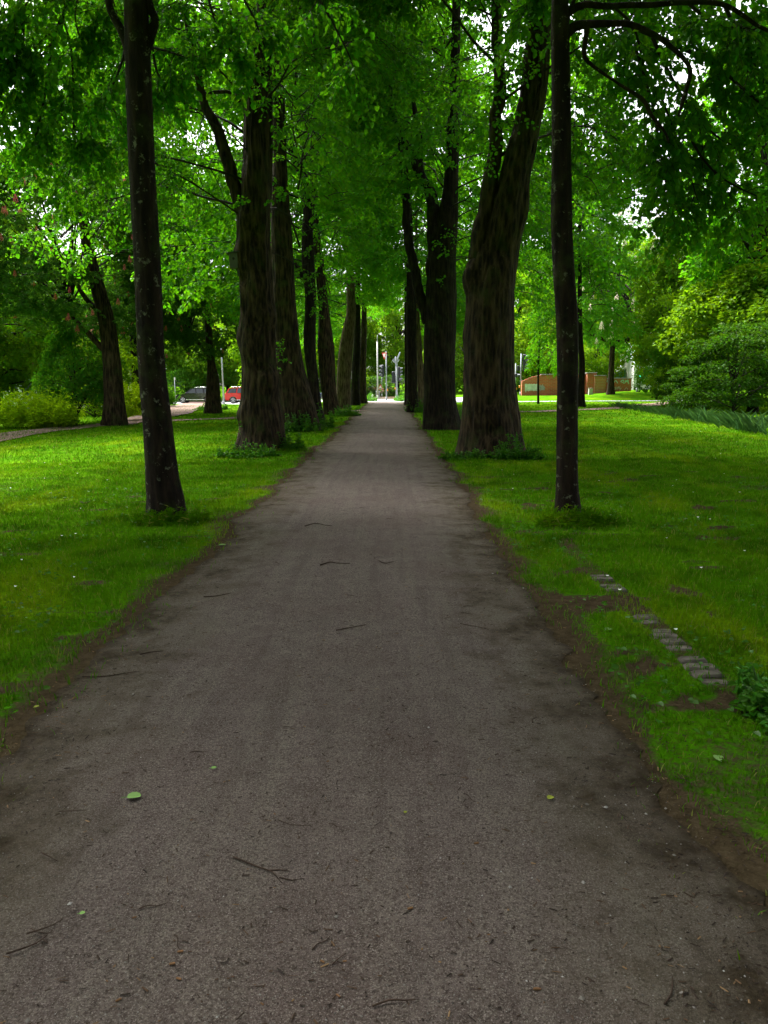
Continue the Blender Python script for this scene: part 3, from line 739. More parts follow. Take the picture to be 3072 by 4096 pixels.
def leafy_branches(parent, lines, Y, mats, seed, L=0.088, secs=9, per_m=6, twigs=7, lv=11, lo=0.35, hi=0.9, name='branch', thick=1.0):
    rng = np.random.default_rng(seed); mb = MB(); loc = np.array(parent.location)
    for ln in lines:
        W, r = px_line(ln, Y)
        c, rr = resample(W, r, 0.12)
        tubes(mb, c[None], rr[None]*thick, 6, 1)
        # resample to a fixed count for shoots
        ii = np.linspace(0, len(c)-1, 24).astype(int)
        Q = c[ii][None]
        sec, i2, t2 = shoots(rng, Q, max(4, int(secs)), 0.25, lo, hi, 0.8, 0.5, 5)
        tubes(mb, sec, np.full((len(sec), 1), 0.007)*(1-0.6*np.linspace(0, 1, 5)), 3, 1)
        tw, i3, t3 = shoots(rng, sec, twigs, 0.15, 0.2, 0.5, 0.9, 0.5, 4)
        tubes(mb, tw, np.full((len(tw), 1), 0.003)*np.ones((1, 4)), 3, 1)
        foliate(mb, rng, tw, lv, L, m=0)
    return mb.build(name, mats, parent, loc)
leafy_branches(tL0, [[(290, -60, 26), (250, 70, 22), (215, 150, 19), (195, 260, 16), (180, 380, 13), (140, 560, 10), (112, 610, 5)],
                     [(250, 70, 16), (285, 200, 14), (295, 420, 11), (290, 620, 8), (258, 770, 4)],
                     [(70, -60, 16), (95, 120, 13), (72, 300, 10), (20, 430, 7), (-40, 520, 4)],
                     [(210, 170, 12), (130, 260, 10), (40, 330, 7), (-20, 420, 5)],
                     [(200, 380, 10), (235, 450, 8), (320, 520, 6), (385, 600, 4)],
                     [(420, -80, 14), (470, 60, 11), (500, 200, 8), (480, 330, 5)]], 12.4, [LEAF_MID, TWIG], 71, secs=8, thick=.65)
leafy_branches(tL0, [[(180, -80, 12), (90, 40, 10), (20, 190, 6)], [(70, -90, 10), (10, 30, 8), (-50, 160, 5)], [(330, -80, 10), (300, 60, 8), (330, 200, 5)], [(120, 60, 8), (60, 140, 6), (30, 260, 4)]], 12.0, [LEAF_MID, TWIG], 72, secs=8, thick=.6)
leafy_branches(tL1, [[(820, -60, 13), (870, 120, 10), (920, 200, 8), (985, 290, 5)], [(605, 170, 12), (625, 280, 10), (650, 330, 6)],
                     [(610, 190, 10), (700, 215, 7), (800, 250, 4)], [(500, 200, 12), (470, 300, 10), (400, 430, 5)], [(930, -80, 12), (1010, 60, 9), (1060, 190, 5)],
                     [(1230, -80, 12), (1330, 90, 9), (1400, 230, 6), (1430, 330, 4)]], 10.8, [LEAF, TWIG], 73, secs=6, hi=0.6)
leafy_branches(tR1, [[(2522, 102, 22), (2700, 180, 18), (2860, 260, 14), (3000, 380, 10), (3120, 470, 6)],
                     [(2610, 150, 16), (2680, 300, 13), (2760, 430, 10), (2860, 540, 8), (2990, 610, 5)],
                     [(2900, 26, 16), (2980, 190, 12), (3060, 320, 8)], [(2450, 24, 12), (2540, 120, 10), (2580, 330, 6)],
                     [(2750, 10, 14), (2850, 90, 12), (2960, 110, 9), (3080, 120, 6)],
                     [(2720, 460, 12), (2800, 620, 10), (2900, 720, 8), (3040, 790, 5)], [(2520, 120, 12), (2610, 420, 10), (2650, 660, 8), (2690, 860, 4)], [(2650, 400, 9), (2740, 640, 7), (2790, 800, 4)],
                     [(2300, -60, 12), (2180, -60, 10), (2100, 20, 6)]], 10.6, [LEAF_MID, TWIG], 77, secs=9, hi=1.1, twigs=8)
for (x, y, cr, sc, lab) in [(-11.35, 38, 1, (1.15, 1.15, 1.12), 'tall lime standing behind the slim leaning trunk'),
                            (-15.0, 47, 1, (1.3, 1.3, 1.35), 'tall lime overtopping the red chestnut at the far left')]:
    tr = thing('lime_tree', lab, 'tree', (x, y, float(gz(x, y))), 0, 'limes on the left lawn')
    plain_trunk(tr, 15, 0.24, int(y), BARK_DARK); put(CM[cr], tr, (0, 0, 0.3), 2.0, sc)
# epicormic tufts on the old trunks
def tufts(parent, spots, Y, seed, L=0.09, n=26, mats=None):
    rng = np.random.default_rng(seed)
    for (px, py, r) in spots:
        mb = MB(); c = P(px, py, Y)
        k = 5; d = nrm(rng.normal(0, 1, (k, 3)) + np.array([0, -1.0, 0.3]))
        s = np.linspace(0, 1, 4)
        tw = c + d[:, None]*(r*(0.6+.5*rng.random(k))[:, None]*s)[..., None]; tw[..., 2] -= 0.25*r*s**2
        tubes(mb, tw, np.full((k, 1), .006)*np.ones((1, 4)), 3, 1)
        foliate(mb, rng, tw, max(4, n//k), L)
        mb.build('sprout', mats or [LEAF_MID, TWIG], parent, np.array(parent.location))
tufts(tL2, [(1040, 300, .6), (1080, 330, .7), (1000, 380, .7), (1070, 400, .6), (1020, 210, .7), (1060, 150, .7), (990, 300, .5), (1120, 530, .4), (965, 820, .3), (1120, 800, .35), (1090, 250, .6)], 18.6, 81, n=40)
tufts(tL3, [(1120, 1400, .3), (1130, 1440, .35), (1118, 1480, .3), (1125, 1370, .2)], 26.3, 82, n=20)
tufts(tL4, [(1250, 1120, .7), (1262, 1160, .8), (1240, 1090, .6), (1275, 1210, .6), (1230, 1000, .5), (1300, 1150, .7), (1262, 1240, .4)], 33.3, 83, 0.11, n=36)
tufts(tL3, [(1110, 420, .7), (1100, 300, .8), (1120, 560, .6), (1090, 180, .8), (1130, 640, .4)], 26.2, 86, n=30)
tufts(tR2, [(2010, 300, .6), (1990, 380, .5), (2080, 240, .6), (2020, 480, .4), (2130, 60, .7), (1960, 200, .6), (1990, 150, .7), (2010, 30, .7), (1975, 470, .6), (2100, 330, .5), (2030, 120, .6), (1960, 640, .4)], 16.8, 84, n=36)
tufts(tR3, [(1760, 970, .5), (1800, 950, .6), (1775, 1010, .3), (1830, 930, .5), (1762, 1120, .25), (1812, 600, .7), (1800, 480, .7), (1822, 360, .8), (1830, 240, .8), (1815, 140, .8), (1690, 620, .6), (1600, 560, .6), (1640, 640, .5), (1575, 430, .6)], 26.2, 85, n=22)

# ------------------------------------------------------------------ chestnuts and other single trees
def candle_mesh(name, mat):
    mb = MB(); rng = np.random.default_rng(5)
    for k in range(34):
        h = (k+.5)/34; a = k*2.4; r = 0.055*(1-h)**0.7+0.008
        c = np.array([cos(a)*r, sin(a)*r, h*0.22]); q = 0.016*(1.1-0.5*h)
        V = c + q*np.array([(1, 0, 0), (-1, 0, 0), (0, 1, 0), (0, -1, 0), (0, 0, 1), (0, 0, -1.0)])
        mb.add(V, [(0, 2, 4), (2, 1, 4), (1, 3, 4), (3, 0, 4), (2, 0, 5), (1, 2, 5), (3, 1, 5), (0, 3, 5)], 0)
    cyl(mb, (0, 0, -0.06), (0, 0, .2), .006, 5)
    return mb
PINK = plain('pink_blossom', (0.60, 0.11, 0.13), 0.7, 0.2, var=.3)
CREAM = plain('cream_blossom', (0.72, 0.60, 0.48), 0.7, 0.2, var=.2)
CH1 = clump_crown('crown', 101, [LEAF_CHEST, TWIG], (4.6, 4.6, 4.6), 130, 1.0, 56, 0.20, palm=True, twig_r=0.06)
CH2 = clump_crown('crown', 102, [LEAF_CHEST2, TWIG], (4.8, 4.8, 4.8), 120, 1.05, 46, 0.21, palm=True, twig_r=0.06)
candles = {}
def surf_points(src, n, seed, sc, face=(0, -1, .15), thr=0.0):
    me = src.data; co_ = np.empty(len(me.vertices)*3, np.float32); me.vertices.foreach_get('co', co_); co_ = co_.reshape(-1, 3)[::6]
    rng = np.random.default_rng(seed); f = nrm(np.array(face, float))
    s_ = np.asarray(sc)
    q = co_*s_
    bins = {}
    key = np.floor(q[:, [0, 2]]/0.55).astype(int)
    dep = q @ f
    for i in np.argsort(-dep):
        kk = (key[i, 0], key[i, 1])
        if kk not in bins: bins[kk] = i
    ids = np.array(list(bins.values())); ids = rng.permutation(ids)[:n]
    return q[ids]
def chestnut(label, Y, stems, src, cz, sc, mat, n, seed, group=None, off=(0, 0), sizes=(1.5, 2.3), bark=BARK_OLD):
    base, r0 = px_line(stems[0][:1], Y)
    b = base[0].copy(); b[2] = float(gz(b[0], b[1]))
    tr = thing('chestnut_tree', label, 'tree', b, 0, group)
    mb = MB()
    for k, st in enumerate(stems):
        W, r = px_line(st, Y)
        if k == 0: W[0] = b.copy()
        bark_tube(mb, W, r, seed+k, 44 if k == 0 else 22, 0.12, 0.32 if k == 0 else 0, 0.1, 0.025, 0, k == 0)
    mb.build('trunk', bark, tr, b)
    put(src, tr, (off[0], off[1], cz), 0, sc)
    pts = surf_points(src, n, seed, sc)
    for q in pts:
        if mat.name not in candles:
            candles[mat.name] = o = candle_mesh('blossom', mat).build('blossom', mat, tr)
            fresh = True
        else: fresh = False
        loc = (q[0]+off[0], q[1]+off[1]-0.08, q[2]+cz+0.02); s_ = random.uniform(*sizes)
        if fresh: o.location = [float(v) for v in loc]; o.scale = (s_,)*3
        else: share('blossom', candles[mat.name], tr, loc, random.uniform(0, 6), s_)
    return tr
chestnut('red-flowered chestnut with a thick grey trunk standing at the edge of the side path', 31,
  [[(457, 1688, 84), (457, 1605, 78), (450, 1500, 75), (446, 1442, 72), (425, 1280, 62), (382, 1117, 54), (360, 1035, 50), (330, 850, 40), (300, 600, 26)],
   [(440, 1420, 26), (350, 1330, 20), (270, 1240, 14), (230, 1150, 8)], [(420, 1270, 24), (330, 1180, 18), (285, 1080, 12)]], CH1, 6.9, (1.10, 0.9, 0.80), PINK, 95, 201, 'red chestnuts on the left lawn', off=(-1.8, 0.6), sizes=(.9, 1.25))
chestnut('red-flowered chestnut whose trunk hides the black car', 44,
  [[(852, 1640, 60), (852, 1527, 50), (845, 1454, 32), (838, 1380, 28), (828, 1200, 24), (820, 1000, 16)],
   [(846, 1450, 16), (800, 1380, 12), (740, 1320, 8)]], CH1, 7.2, (0.95, 0.8, 1.0), PINK, 80, 203, 'red chestnuts on the left lawn', off=(-1.2, 0), sizes=(.9, 1.3))
chestnut('white-flowered chestnut on the grassy bank in front of the brick wall', 72,
  [[(2443, 1570, 30), (2444, 1520, 24), (2447, 1440, 21), (2455, 1330, 20), (2470, 1150, 16), (2480, 950, 8)],
   [(2450, 1380, 14), (2390, 1345, 11), (2330, 1335, 7)], [(2455, 1370, 14), (2530, 1350, 11), (2600, 1330, 7)]], CH2, 9.3, (1.30, 1.1, 1.32), CREAM, 95, 205, None, off=(1.6, 0), sizes=(2.2, 3.3))

FT = [clump_crown('crown', 111, [LEAF_FAR, TWIG], (4.5, 4.5, 5.2), 110, 1.15, 170, 0.26, twig_r=0.09),
      clump_crown('crown', 112, [LEAF_FAR, TWIG], (4.2, 4.2, 6.2), 110, 1.1, 170, 0.24, twig_r=0.09),
      clump_crown('crown', 113, [LEAF_FAR, TWIG], (5.4, 5.0, 4.6), 120, 1.2, 165, 0.28, twig_r=0.09)]
trunk_src = []
def lawn_tree(label, x, y, k, cz, sc, mat=None, group=None, r=0.25, bark=BARK_DARK, name='broadleaf_tree', trunk_h=None, rz=None):
    tr = thing(name, label, 'tree', (x, y, float(gz(x, y))), 0, group)
    if not trunk_src:
        o = plain_trunk(tr, 10, 0.3, 5, bark); trunk_src.append(o)
        o.scale = (r/.3, r/.3, (trunk_h or cz)/10*1.15)
    else:
        share('trunk', trunk_src[0], tr, (0, 0, 0), random.uniform(0, 6), (r/.3, r/.3, (trunk_h or cz)/10*1.15), [bark])
    put(FT[k], tr, (0, 0, cz), random.uniform(0, 6) if rz is None else rz, sc, [mat, None] if mat else None)
    return tr
# young limes on the right lawn: slender stem, hanging crown
def stem_tree(label, Y, stem, crown, cz, sc, rz=0.0, bark=BARK_DARK, mats=None, shift=(0, 0)):
    W, r = px_line(stem, Y); b = W[0].copy(); b[2] = float(gz(b[0], b[1])); W[0] = b.copy()
    tr = thing('lime_tree', label, 'tree', b)
    mb = MB(); bark_tube(mb, W, r, int(stem[0][0]), 22, 0.15, 0.3, 0.06, 0.01); mb.build('trunk', bark, tr, b)
    put(crown, tr, (shift[0], shift[1], cz), rz, sc, mats)
    return tr
YL = lime_crown('crown', 6, [LEAF_MID, TWIG], 34, 9, 7, 8, 0.15, zbot=3.0, ztop=11.5, r_out=3.4, r_in=3.0, sk_out=2.3, sk_in=2.6)
stem_tree('thin young lime with a drooping crown in front of the painted wall patch', 57, [(2153, 1620, 9), (2153, 1500, 8), (2160, 1300, 7), (2165, 1000, 4)], YL, -0.2, (0.46, 0.46, 0.85), shift=(0.75, 0))
stem_tree('middling lime on the right lawn, low boughs hanging beside the brick pillar', 50, [(2322, 1632, 34), (2324, 1560, 28), (2328, 1450, 24), (2320, 1300, 20), (2320, 900, 10)], YL, 1.6, (1.0, 0.9, 0.95), 2.0, shift=(0.4, 0))

# ------------------------------------------------------------------ shrubs
SH = [clump_crown('shrub', 121, [LEAF_DARK, TWIG], (2.0, 1.7, 1.9), 60, .55, 150, 0.13, base_cut=-.6, twig_r=.03, center=(0, 0, 1.5)),
      clump_crown('shrub', 122, [LEAF_BRIGHT, TWIG], (2.0, 1.6, 1.3), 55, .5, 150, 0.12, W=.5, base_cut=-.5, twig_r=.02, center=(0, 0, 1.0), flat=.6),
      clump_crown('shrub', 123, [LEAF_DARK, TWIG], (2.5, 2.1, 2.8), 64, .78, 200, 0.15, W=.5, base_cut=-.7, twig_r=.03, center=(0, 0, 2.1), flat=.34, up_bias=1.2, shell=.5, lobes=(.35, 1.25))]
used_sh = set()
def shrub(label, x, y, k, sc, mat=None, group=None, name='shrub', rz=None, dz=0.0):
    if k in used_sh:
        o = SH[k].copy(); COL.objects.link(o)
    else:
        o = SH[k]; used_sh.add(k)
    o.name = name
    o.location = (x, y, float(gz(x, y))+dz); o.rotation_euler = (0, 0, random.uniform(0, 6) if rz is None else rz); o.scale = sc if not np.isscalar(sc) else (sc,)*3
    if mat:
        o.material_slots[0].link = 'OBJECT'; o.material_slots[0].material = mat
    return tag(o, label, 'shrub', group)
def sp(px, py): return G(px, py)[:2]
x, y = sp(230, 1708); shrub('mid green bush between the yellow-green herbs and the yellow shrub on the left', x, y+2.0, 0, (.85, .8, 1.1), LEAF_CHEST2)
x, y = sp(60, 1600); shrub('tall green bush at the left edge behind the herb clump', x-1, y-12, 0, (1.3, 1, 1.3), LEAF_BRIGHT)
x, y = sp(330, 1695); shrub('low yellow-leaved shrub left of the chestnut trunk', x, y+1.5, 1, (.85, .8, .75), LEAF_YEL)
x, y = sp(535, 1690); shrub('yellow-leaved shrub right of the chestnut trunk', x-.2, y+2.5, 1, (.42, .6, .72), LEAF_YEL)
x, y = sp(330, 1660); shrub('mid green shrub behind the low yellow one, under the pink blossom', x, y+1, 1, (1.6, 1.2, 1.9), LEAF_BRIGHT)
# tall herbs, left edge
def herb_clump(name, label, cx, cy, rx, ry, n, h, mat, seed, cat='plant', L=0.10, W=.28, per=16, kind=None):
    rng = np.random.default_rng(seed); mb = MB()
    a = rng.random(n)*2*pi; r = np.sqrt(rng.random(n))*(1 if h > .8 else 1.25*(.45+.9*fbm(np.cos(a)*1.5+seed, np.sin(a)*1.5, .5, seed, 2)))
    x = cx+np.cos(a)*r*rx; y = cy+np.sin(a)*r*ry
    hh = h*((0.65+.5*rng.random(n)) if h > .8 else (.2+1.2*rng.random(n)**1.6))*np.maximum(.15, 1-0.45*r**2)
    s = np.linspace(0, 1, 5)
    lean = rng.normal(0, .22, (n, 2))
    Q = np.zeros((n, 5, 3)); Q[..., 0] = x[:, None]+lean[:, :1]*hh[:, None]*s**1.6; Q[..., 1] = y[:, None]+lean[:, 1:]*hh[:, None]*s**1.6
    Q[..., 2] = gz(x, y)[:, None] + hh[:, None]*s
    tubes(mb, Q, np.full((n, 1), .006)*np.ones((1, 5)), 3, 0)
    idx = np.repeat(np.arange(n), per); t = 0.2+0.8*rng.random(len(idx))
    p, T = along(Q, idx, t); az = rng.random(len(idx))*2*pi
    d = np.stack([np.cos(az), np.sin(az), 0.35+rng.normal(0, .35, len(idx))], 1)
    leaves(mb, p, d, UPV+rng.normal(0, .4, (len(idx), 3)), L*(.6+.8*rng.random(len(idx)))*(1.25-.6*t), W, 0, fold=.15, droop=.25, wide=.4)
    return tag(mb.build(name, mat), label, cat, None, kind)
x, y = sp(60, 1722); herb_clump('herb_clump', 'tall yellow-green herb clump at the left edge beside the side path', x-.2, y+1.7, 1.9, 1.2, 420, 1.45, LEAF_YEL, 3, L=.16, W=.4)
x, y = sp(175, 1712); herb_clump('herb_clump', 'greener herb clump right of the yellow-green one by the side path', x, y+1.0, .9, .6, 160, .85, LEAF_BRIGHT, 4, L=.12)
x, y = sp(640, 1630); herb_clump('herb_clump', 'small green bush beside the gravel spur in front of the black car', x-.3, y+2, .9, 1.1, 200, 1.9, LEAF_CHEST2, 5, L=.16, W=.5)

# right-hand thicket
for (px, py, dy, k, sc, m, lab) in [
  (2850, 1640, 3.0, 2, (.8, .8, .74), LEAF_DARK, 'dark yew-like bush at the left end of the thicket by the right lawn'),
  (2900, 1625, 6.0, 2, (.7, .8, .75), LEAF_DARK, 'smaller dark bush behind the left end of the thicket'),
  (2930, 1665, 3.0, 2, (.8, .9, .60), LEAF_DARK, 'low dark bush in the middle of the thicket above the reeds'),
  (3070, 1690, 3.0, 2, (1.0, .9, .86), LEAF_DARK, 'dark green bush at the right edge above the reeds'),
  (2950, 1640, 7.5, 2, (1.2, 1.0, 1.45), LEAF_CHEST2, 'tall mid green bush rising behind the low dark one'),
  (3075, 1650, 7.0, 2, (1.5, 1.2, 1.75), LEAF_BRIGHT, 'tall bright green bush at the right edge behind the dark one'),
  (2950, 1612, 14, 2, (1.1, 1.0, 1.8), LEAF_CHEST2, 'layered green bush behind the left end of the thicket')]:
    x, y = sp(px, py); shrub(lab, x, y+dy, k, sc, m, rz=random.uniform(-.5, .5))
lawn_tree('low spreading bright-leaved tree overhanging the middle of the thicket', 18.9, 39.5, 2, 4.3, (.80, .7, .62), LEAF_BRIGHT, r=.12)
lawn_tree('low bright-leaved tree overhanging the right end of the thicket', 20.6, 38, 0, 4.6, (.8, .75, .75), LEAF_BRIGHT, r=.12)
x, y = sp(2960, 1640); lawn_tree('feathery tree with a pale leaning stem rising out of the thicket', x, y+10, 1, 6.6, (.85, .7, .78), LEAF_FAR, r=.14, bark=BARK_PALE)
x, y = sp(3120, 1640); lawn_tree('tall leafy tree at the right edge beyond the thicket', x+2.5, y+14, 0, 7.2, (1.0, .8, .9), LEAF_CHEST2, r=.2)
x, y = sp(2880, 1600); lawn_tree('rounded green tree between the white chestnut and the thicket', x+2, y+14, 2, 5.4, (.8, .7, .72), LEAF_CHEST2, r=.2)

# mid-distance trees on the left
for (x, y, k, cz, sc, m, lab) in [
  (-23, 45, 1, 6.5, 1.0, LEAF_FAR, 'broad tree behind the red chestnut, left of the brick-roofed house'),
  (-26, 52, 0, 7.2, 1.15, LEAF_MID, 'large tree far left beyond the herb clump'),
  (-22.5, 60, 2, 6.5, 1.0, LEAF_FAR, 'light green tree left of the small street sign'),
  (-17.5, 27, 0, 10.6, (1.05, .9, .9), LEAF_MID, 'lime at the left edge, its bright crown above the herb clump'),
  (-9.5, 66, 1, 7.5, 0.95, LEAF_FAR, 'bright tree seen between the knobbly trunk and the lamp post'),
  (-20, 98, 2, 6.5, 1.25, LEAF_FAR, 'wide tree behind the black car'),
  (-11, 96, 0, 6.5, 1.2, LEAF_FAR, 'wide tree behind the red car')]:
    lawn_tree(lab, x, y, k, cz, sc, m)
# mid-distance right
for (x, y, k, cz, sc, m, lab) in [
  (9.5, 92, 1, 6.6, 1.15, LEAF_FAR, 'light green tree left of the brick wall behind the four-lamp signal'),
  (17, 88, 2, 4.6, .85, LEAF_BRIGHT, 'bright low tree above the tall section of brick wall'),
  (25, 92, 0, 4.0, .72, LEAF_BRIGHT, 'bright low tree above the brick pillars'),
  (19.0, 40, 1, 11.8, (1.15, 1.0, 1.05), LEAF_MID, 'tall tree whose crown fills the space above the thicket'),
  (30, 64, 0, 7.5, 1.1, LEAF_FAR, 'tall tree behind the thicket and the white chestnut'),
  (12.65, 54, 1, 15.5, (1.6, 1.0, 1.2), LEAF_MID, 'tall tree overtopping the middling lime on the right lawn')]:
    tr = lawn_tree(lab, x, y, k, cz, sc, m)

# ivy hedge behind the cars
HG = clump_crown('hedge', 131, [LEAF_FAR, TWIG], (7.5, 1.0, 1.8), 130, .75, 90, .17, W=.8, base_cut=-1.1, center=(0, 0, 1.7), shell=.75)
def hedge(o, lab, x, y, sc, m, rz=0):
    o.location = (x, y, float(gz(x, y))-.1); o.scale = sc; o.rotation_euler = (0, 0, rz)
    if m: o.material_slots[0].link = 'OBJECT'; o.material_slots[0].material = m
    return tag(o, lab, 'hedge', 'hedges')
hedge(HG, 'tall leafy hedge behind the parked black car', -22, 93.5, (1.0, 1, 1.15), LEAF_CHEST2)
for lab, x, y, sc, m in [('tall leafy hedge behind the parked red car', -9.5, 94, (.85, 1, 1.2), LEAF_FAR),
                         ('yellow-green clipped hedge right of the brick wall', 28.6, 75.5, (.42, .9, .60), LEAF_YEL),
                         ('dark hedge across the far side of the road beneath the traffic lights', 1.0, 96, (1.2, 1, .7), LEAF_CHEST),
                         ('dark ivy-covered hedge at the left end of the brick wall', 11.6, 79.5, (.22, .8, .72), LEAF_CHEST)]:
    o = HG.copy(); COL.objects.link(o); hedge(o, lab, x, y, sc, m)
# backdrop trees
bi = 0
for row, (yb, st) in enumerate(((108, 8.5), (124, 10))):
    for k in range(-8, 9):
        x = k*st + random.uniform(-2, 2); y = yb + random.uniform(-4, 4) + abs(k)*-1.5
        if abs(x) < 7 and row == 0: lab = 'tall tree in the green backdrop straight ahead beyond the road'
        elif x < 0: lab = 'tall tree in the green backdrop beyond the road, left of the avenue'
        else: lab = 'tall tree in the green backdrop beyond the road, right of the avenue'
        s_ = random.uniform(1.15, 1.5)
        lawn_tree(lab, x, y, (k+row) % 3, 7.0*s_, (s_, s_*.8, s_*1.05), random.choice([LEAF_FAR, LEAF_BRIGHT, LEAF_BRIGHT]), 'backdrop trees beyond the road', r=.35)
for (x, y, s_) in [(-38, 64, 1.3), (-33, 40, 1.25), (-40, 80, 1.4), (-29, 28, 1.2)]:
    lawn_tree('tall tree beyond the left lawn behind the red chestnut', x, y, 0, 6.6*s_, s_, LEAF_FAR, 'trees beyond the left lawn', r=.35)
for (x, y, s_) in [(40, 58, 1.1), (46, 76, 1.3), (36, 84, 1.0)]:
    lawn_tree('tall tree beyond the thicket on the right', x, y, 1, 6.4*s_, s_, LEAF_FAR, 'trees beyond the right thicket', r=.35)

# weeds at trunk feet
def weeds(label, px, py, rx, ry, n, h, seed, L=.075, W=.62, mat=None):
    x, y = sp(px, py)
    return herb_clump('weed_clump', label, x, y, rx, ry, n, h, mat or LEAF_LOW, seed, 'weeds', L=L, W=W, per=9)
weeds('leafy weeds sprouting at the left foot of the massive knobbly trunk', 985, 1828, .75, .28, 130, .30, 11)
weeds('taller leafy shoots against the front of the massive knobbly trunk', 1020, 1800, .28, .16, 50, .62, 12, .10)
weeds('leafy shoots at the right foot of the massive knobbly trunk', 1160, 1800, .30, .22, 50, .45, 13, .10)
weeds('low weeds spreading left of the massive forked trunk', 1880, 1838, .65, .16, 110, .20, 14)
weeds('leafy weeds sprouting at the right foot of the massive forked trunk', 2070, 1838, .42, .20, 110, .46, 15, .09)
weeds('leafy weeds between the split-footed lime and the path', 1205, 1728, .75, .35, 120, .55, 16, .11)
weeds('leafy shoots at the path side of the split-footed lime', 1285, 1712, .5, .3, 60, .7, 17, .12)
weeds('grassy weeds at the foot of the straight dark lime', 1380, 1664, .7, .5, 90, .5, 18, .12)
weeds('tall pale weeds beside the thin pale stem on the right of the path', 1680, 1648, .8, 1.2, 150, .75, 19, .12)
weeds('weeds behind the twin-stemmed lime', 1835, 1690, .35, .3, 70, .5, 20, .11)
weeds('weeds around the last lime on the left by the road', 1478, 1605, .7, 1.5, 90, .7, 21, .14)
weeds('weeds around the last lime on the right by the road', 1615, 1605, .8, 1.5, 110, .8, 22, .14)
weeds('tall grass tuft round the foot of the chestnut that hides the black car', 852, 1640, .95, .5, 120, .5, 23, .14)
weeds('tall grass tuft round the foot of the bank chestnut', 2443, 1569, 1.7, .7, 120, .35, 24, .14)
weeds('long grass at the foot of the brick wall', 2205, 1574, 2.3, .7, 200, .8, 25, .16)
weeds('broad-leaved weed tuft at the lower right edge of the path', 3090, 2840, .16, .30, 60, .16, 26, .05)

weeds('taller grass tuft round the foot of the slim leaning trunk on the left', 690, 2090, .42, .22, 90, .15, 31, .09, .14, GRASSM)
weeds('taller grass tuft round the foot of the slim straight trunk on the right', 2290, 2100, .45, .24, 110, .17, 32, .09, .14, GRASSM)
# reeds along the thicket
rng = np.random.default_rng(44); mb = MB(); n = 1000
u = rng.random(n); A = np.array([sp(2480, 1628), sp(2640, 1655), sp(2800, 1685), sp(2960, 1712), sp(3120, 1748)])
ii = np.minimum((u*4).astype(int), 3); ff = (u*4-ii)[:, None]
B = A[ii]*(1-ff)+A[ii+1]*ff; B[:, 1] += rng.random(n)*1.9; B[:, 0] += rng.normal(0, .2, n)
az = rng.random(n)*2*pi; hh = (.25+.6*rng.random(n)**1.5)*(0.6+.5*u)*(.5+fbm(B[:, 0]*1.5, B[:, 1]*1.5, .3, 9, 2))
d = np.stack([np.cos(az)*.55, np.sin(az)*.55, np.ones(n)*(.9+.9*rng.random(n))], 1)
leaves(mb, np.column_stack([B, gz(B[:, 0], B[:, 1])]), d, np.stack([-np.cos(az), -np.sin(az), .6+0*az], 1), hh, .030, 0, droop=.45, wide=.3)
tag(mb.build('reeds', LEAF_REED), 'blue-green sword-leaved reeds along the foot of the thicket', 'reeds', kind='stuff')

# ------------------------------------------------------------------ grass
rng = np.random.default_rng(55)
mb = MB()
def blades(n, y0, y1, h, w, seed, pw=1.0):
    rng = np.random.default_rng(seed)
    y = y0 + (y1-y0)*rng.random(n)**pw
    half = 0.53*y + 2.8
    x = 0.3 + (rng.random(n)*2-1)*half - 0.0075*y
    wv = wear_at(x, y)
    tall = fbm(x*1.4, y*1.4, 3.3, 91, 3); cl = fbm(x*5, y*5, 1.3, 92, 2)
    near_trunk = 1.0
    for (tx, ty, rr_) in [(-2.45, 9.3, .55), (2.55, 9.25, .5), (-2.6, 19, .9), (2.75, 17.2, .9)]:
        near_trunk = np.maximum(near_trunk, 1+1.4*np.exp(-((x-tx)**2+(y-ty)**2)/rr_**2))
    keep = (rng.random(n) > wv*1.05) & (np.abs(x) > np.where(x < 0, path_edge(y, -1), path_edge(y, 1))-.06) & (cl > .25)
    keep |= (rng.random(n) < .10*sm(1.1, 1.5, np.abs(x))) & (cl > .45)
    x, y, tall = x[keep], y[keep], tall[keep]; nt_ = near_trunk[keep] if not np.isscalar(near_trunk) else 1
    n = len(x); z = gz(x, y)
    H = h*(.45+.8*rng.random(n))*(.5+1.1*tall)*nt_; az = rng.random(n)*2*pi
    ln = .25+.75*rng.random(n)
    p = np.stack([x, y, z-.004], 1); side = np.stack([np.cos(az), np.sin(az), 0*az], 1)*w*(.6+.7*rng.random(n))[:, None]
    fl = np.stack([-np.sin(az), np.cos(az), 0*az], 1)*(H*ln)[:, None]
    mid = p + fl*.35 + UPV*(H*.62)[:, None]; tip = p + fl + UPV*H[:, None]
    V = np.stack([p-side*.5, p+side*.5, mid+side*.38, mid-side*.38, tip], 1).reshape(-1, 3)
    k = np.arange(n)[:, None]*5
    mb.add(V, k+np.array([[0, 1, 2, 3]]), 0)
    mb.f.append((k+np.array([[3, 2, 4]]) + (mb.n-len(V)), 0, False))
blades(75000, 1.2, 3.0, .040, .0045, 5, 1.0)
blades(215000, 2.8, 8.0, .044, .0055, 1, .8)
blades(175000, 7.5, 16, .046, .009, 2, .8)
blades(130000, 15, 32, .055, .016, 3, .75)
blades(60000, 30, 66, .065, .035, 4, .8)
tag(mb.build('grass', GRASSM), 'short mown grass blades covering both lawns', 'grass', kind='stuff')
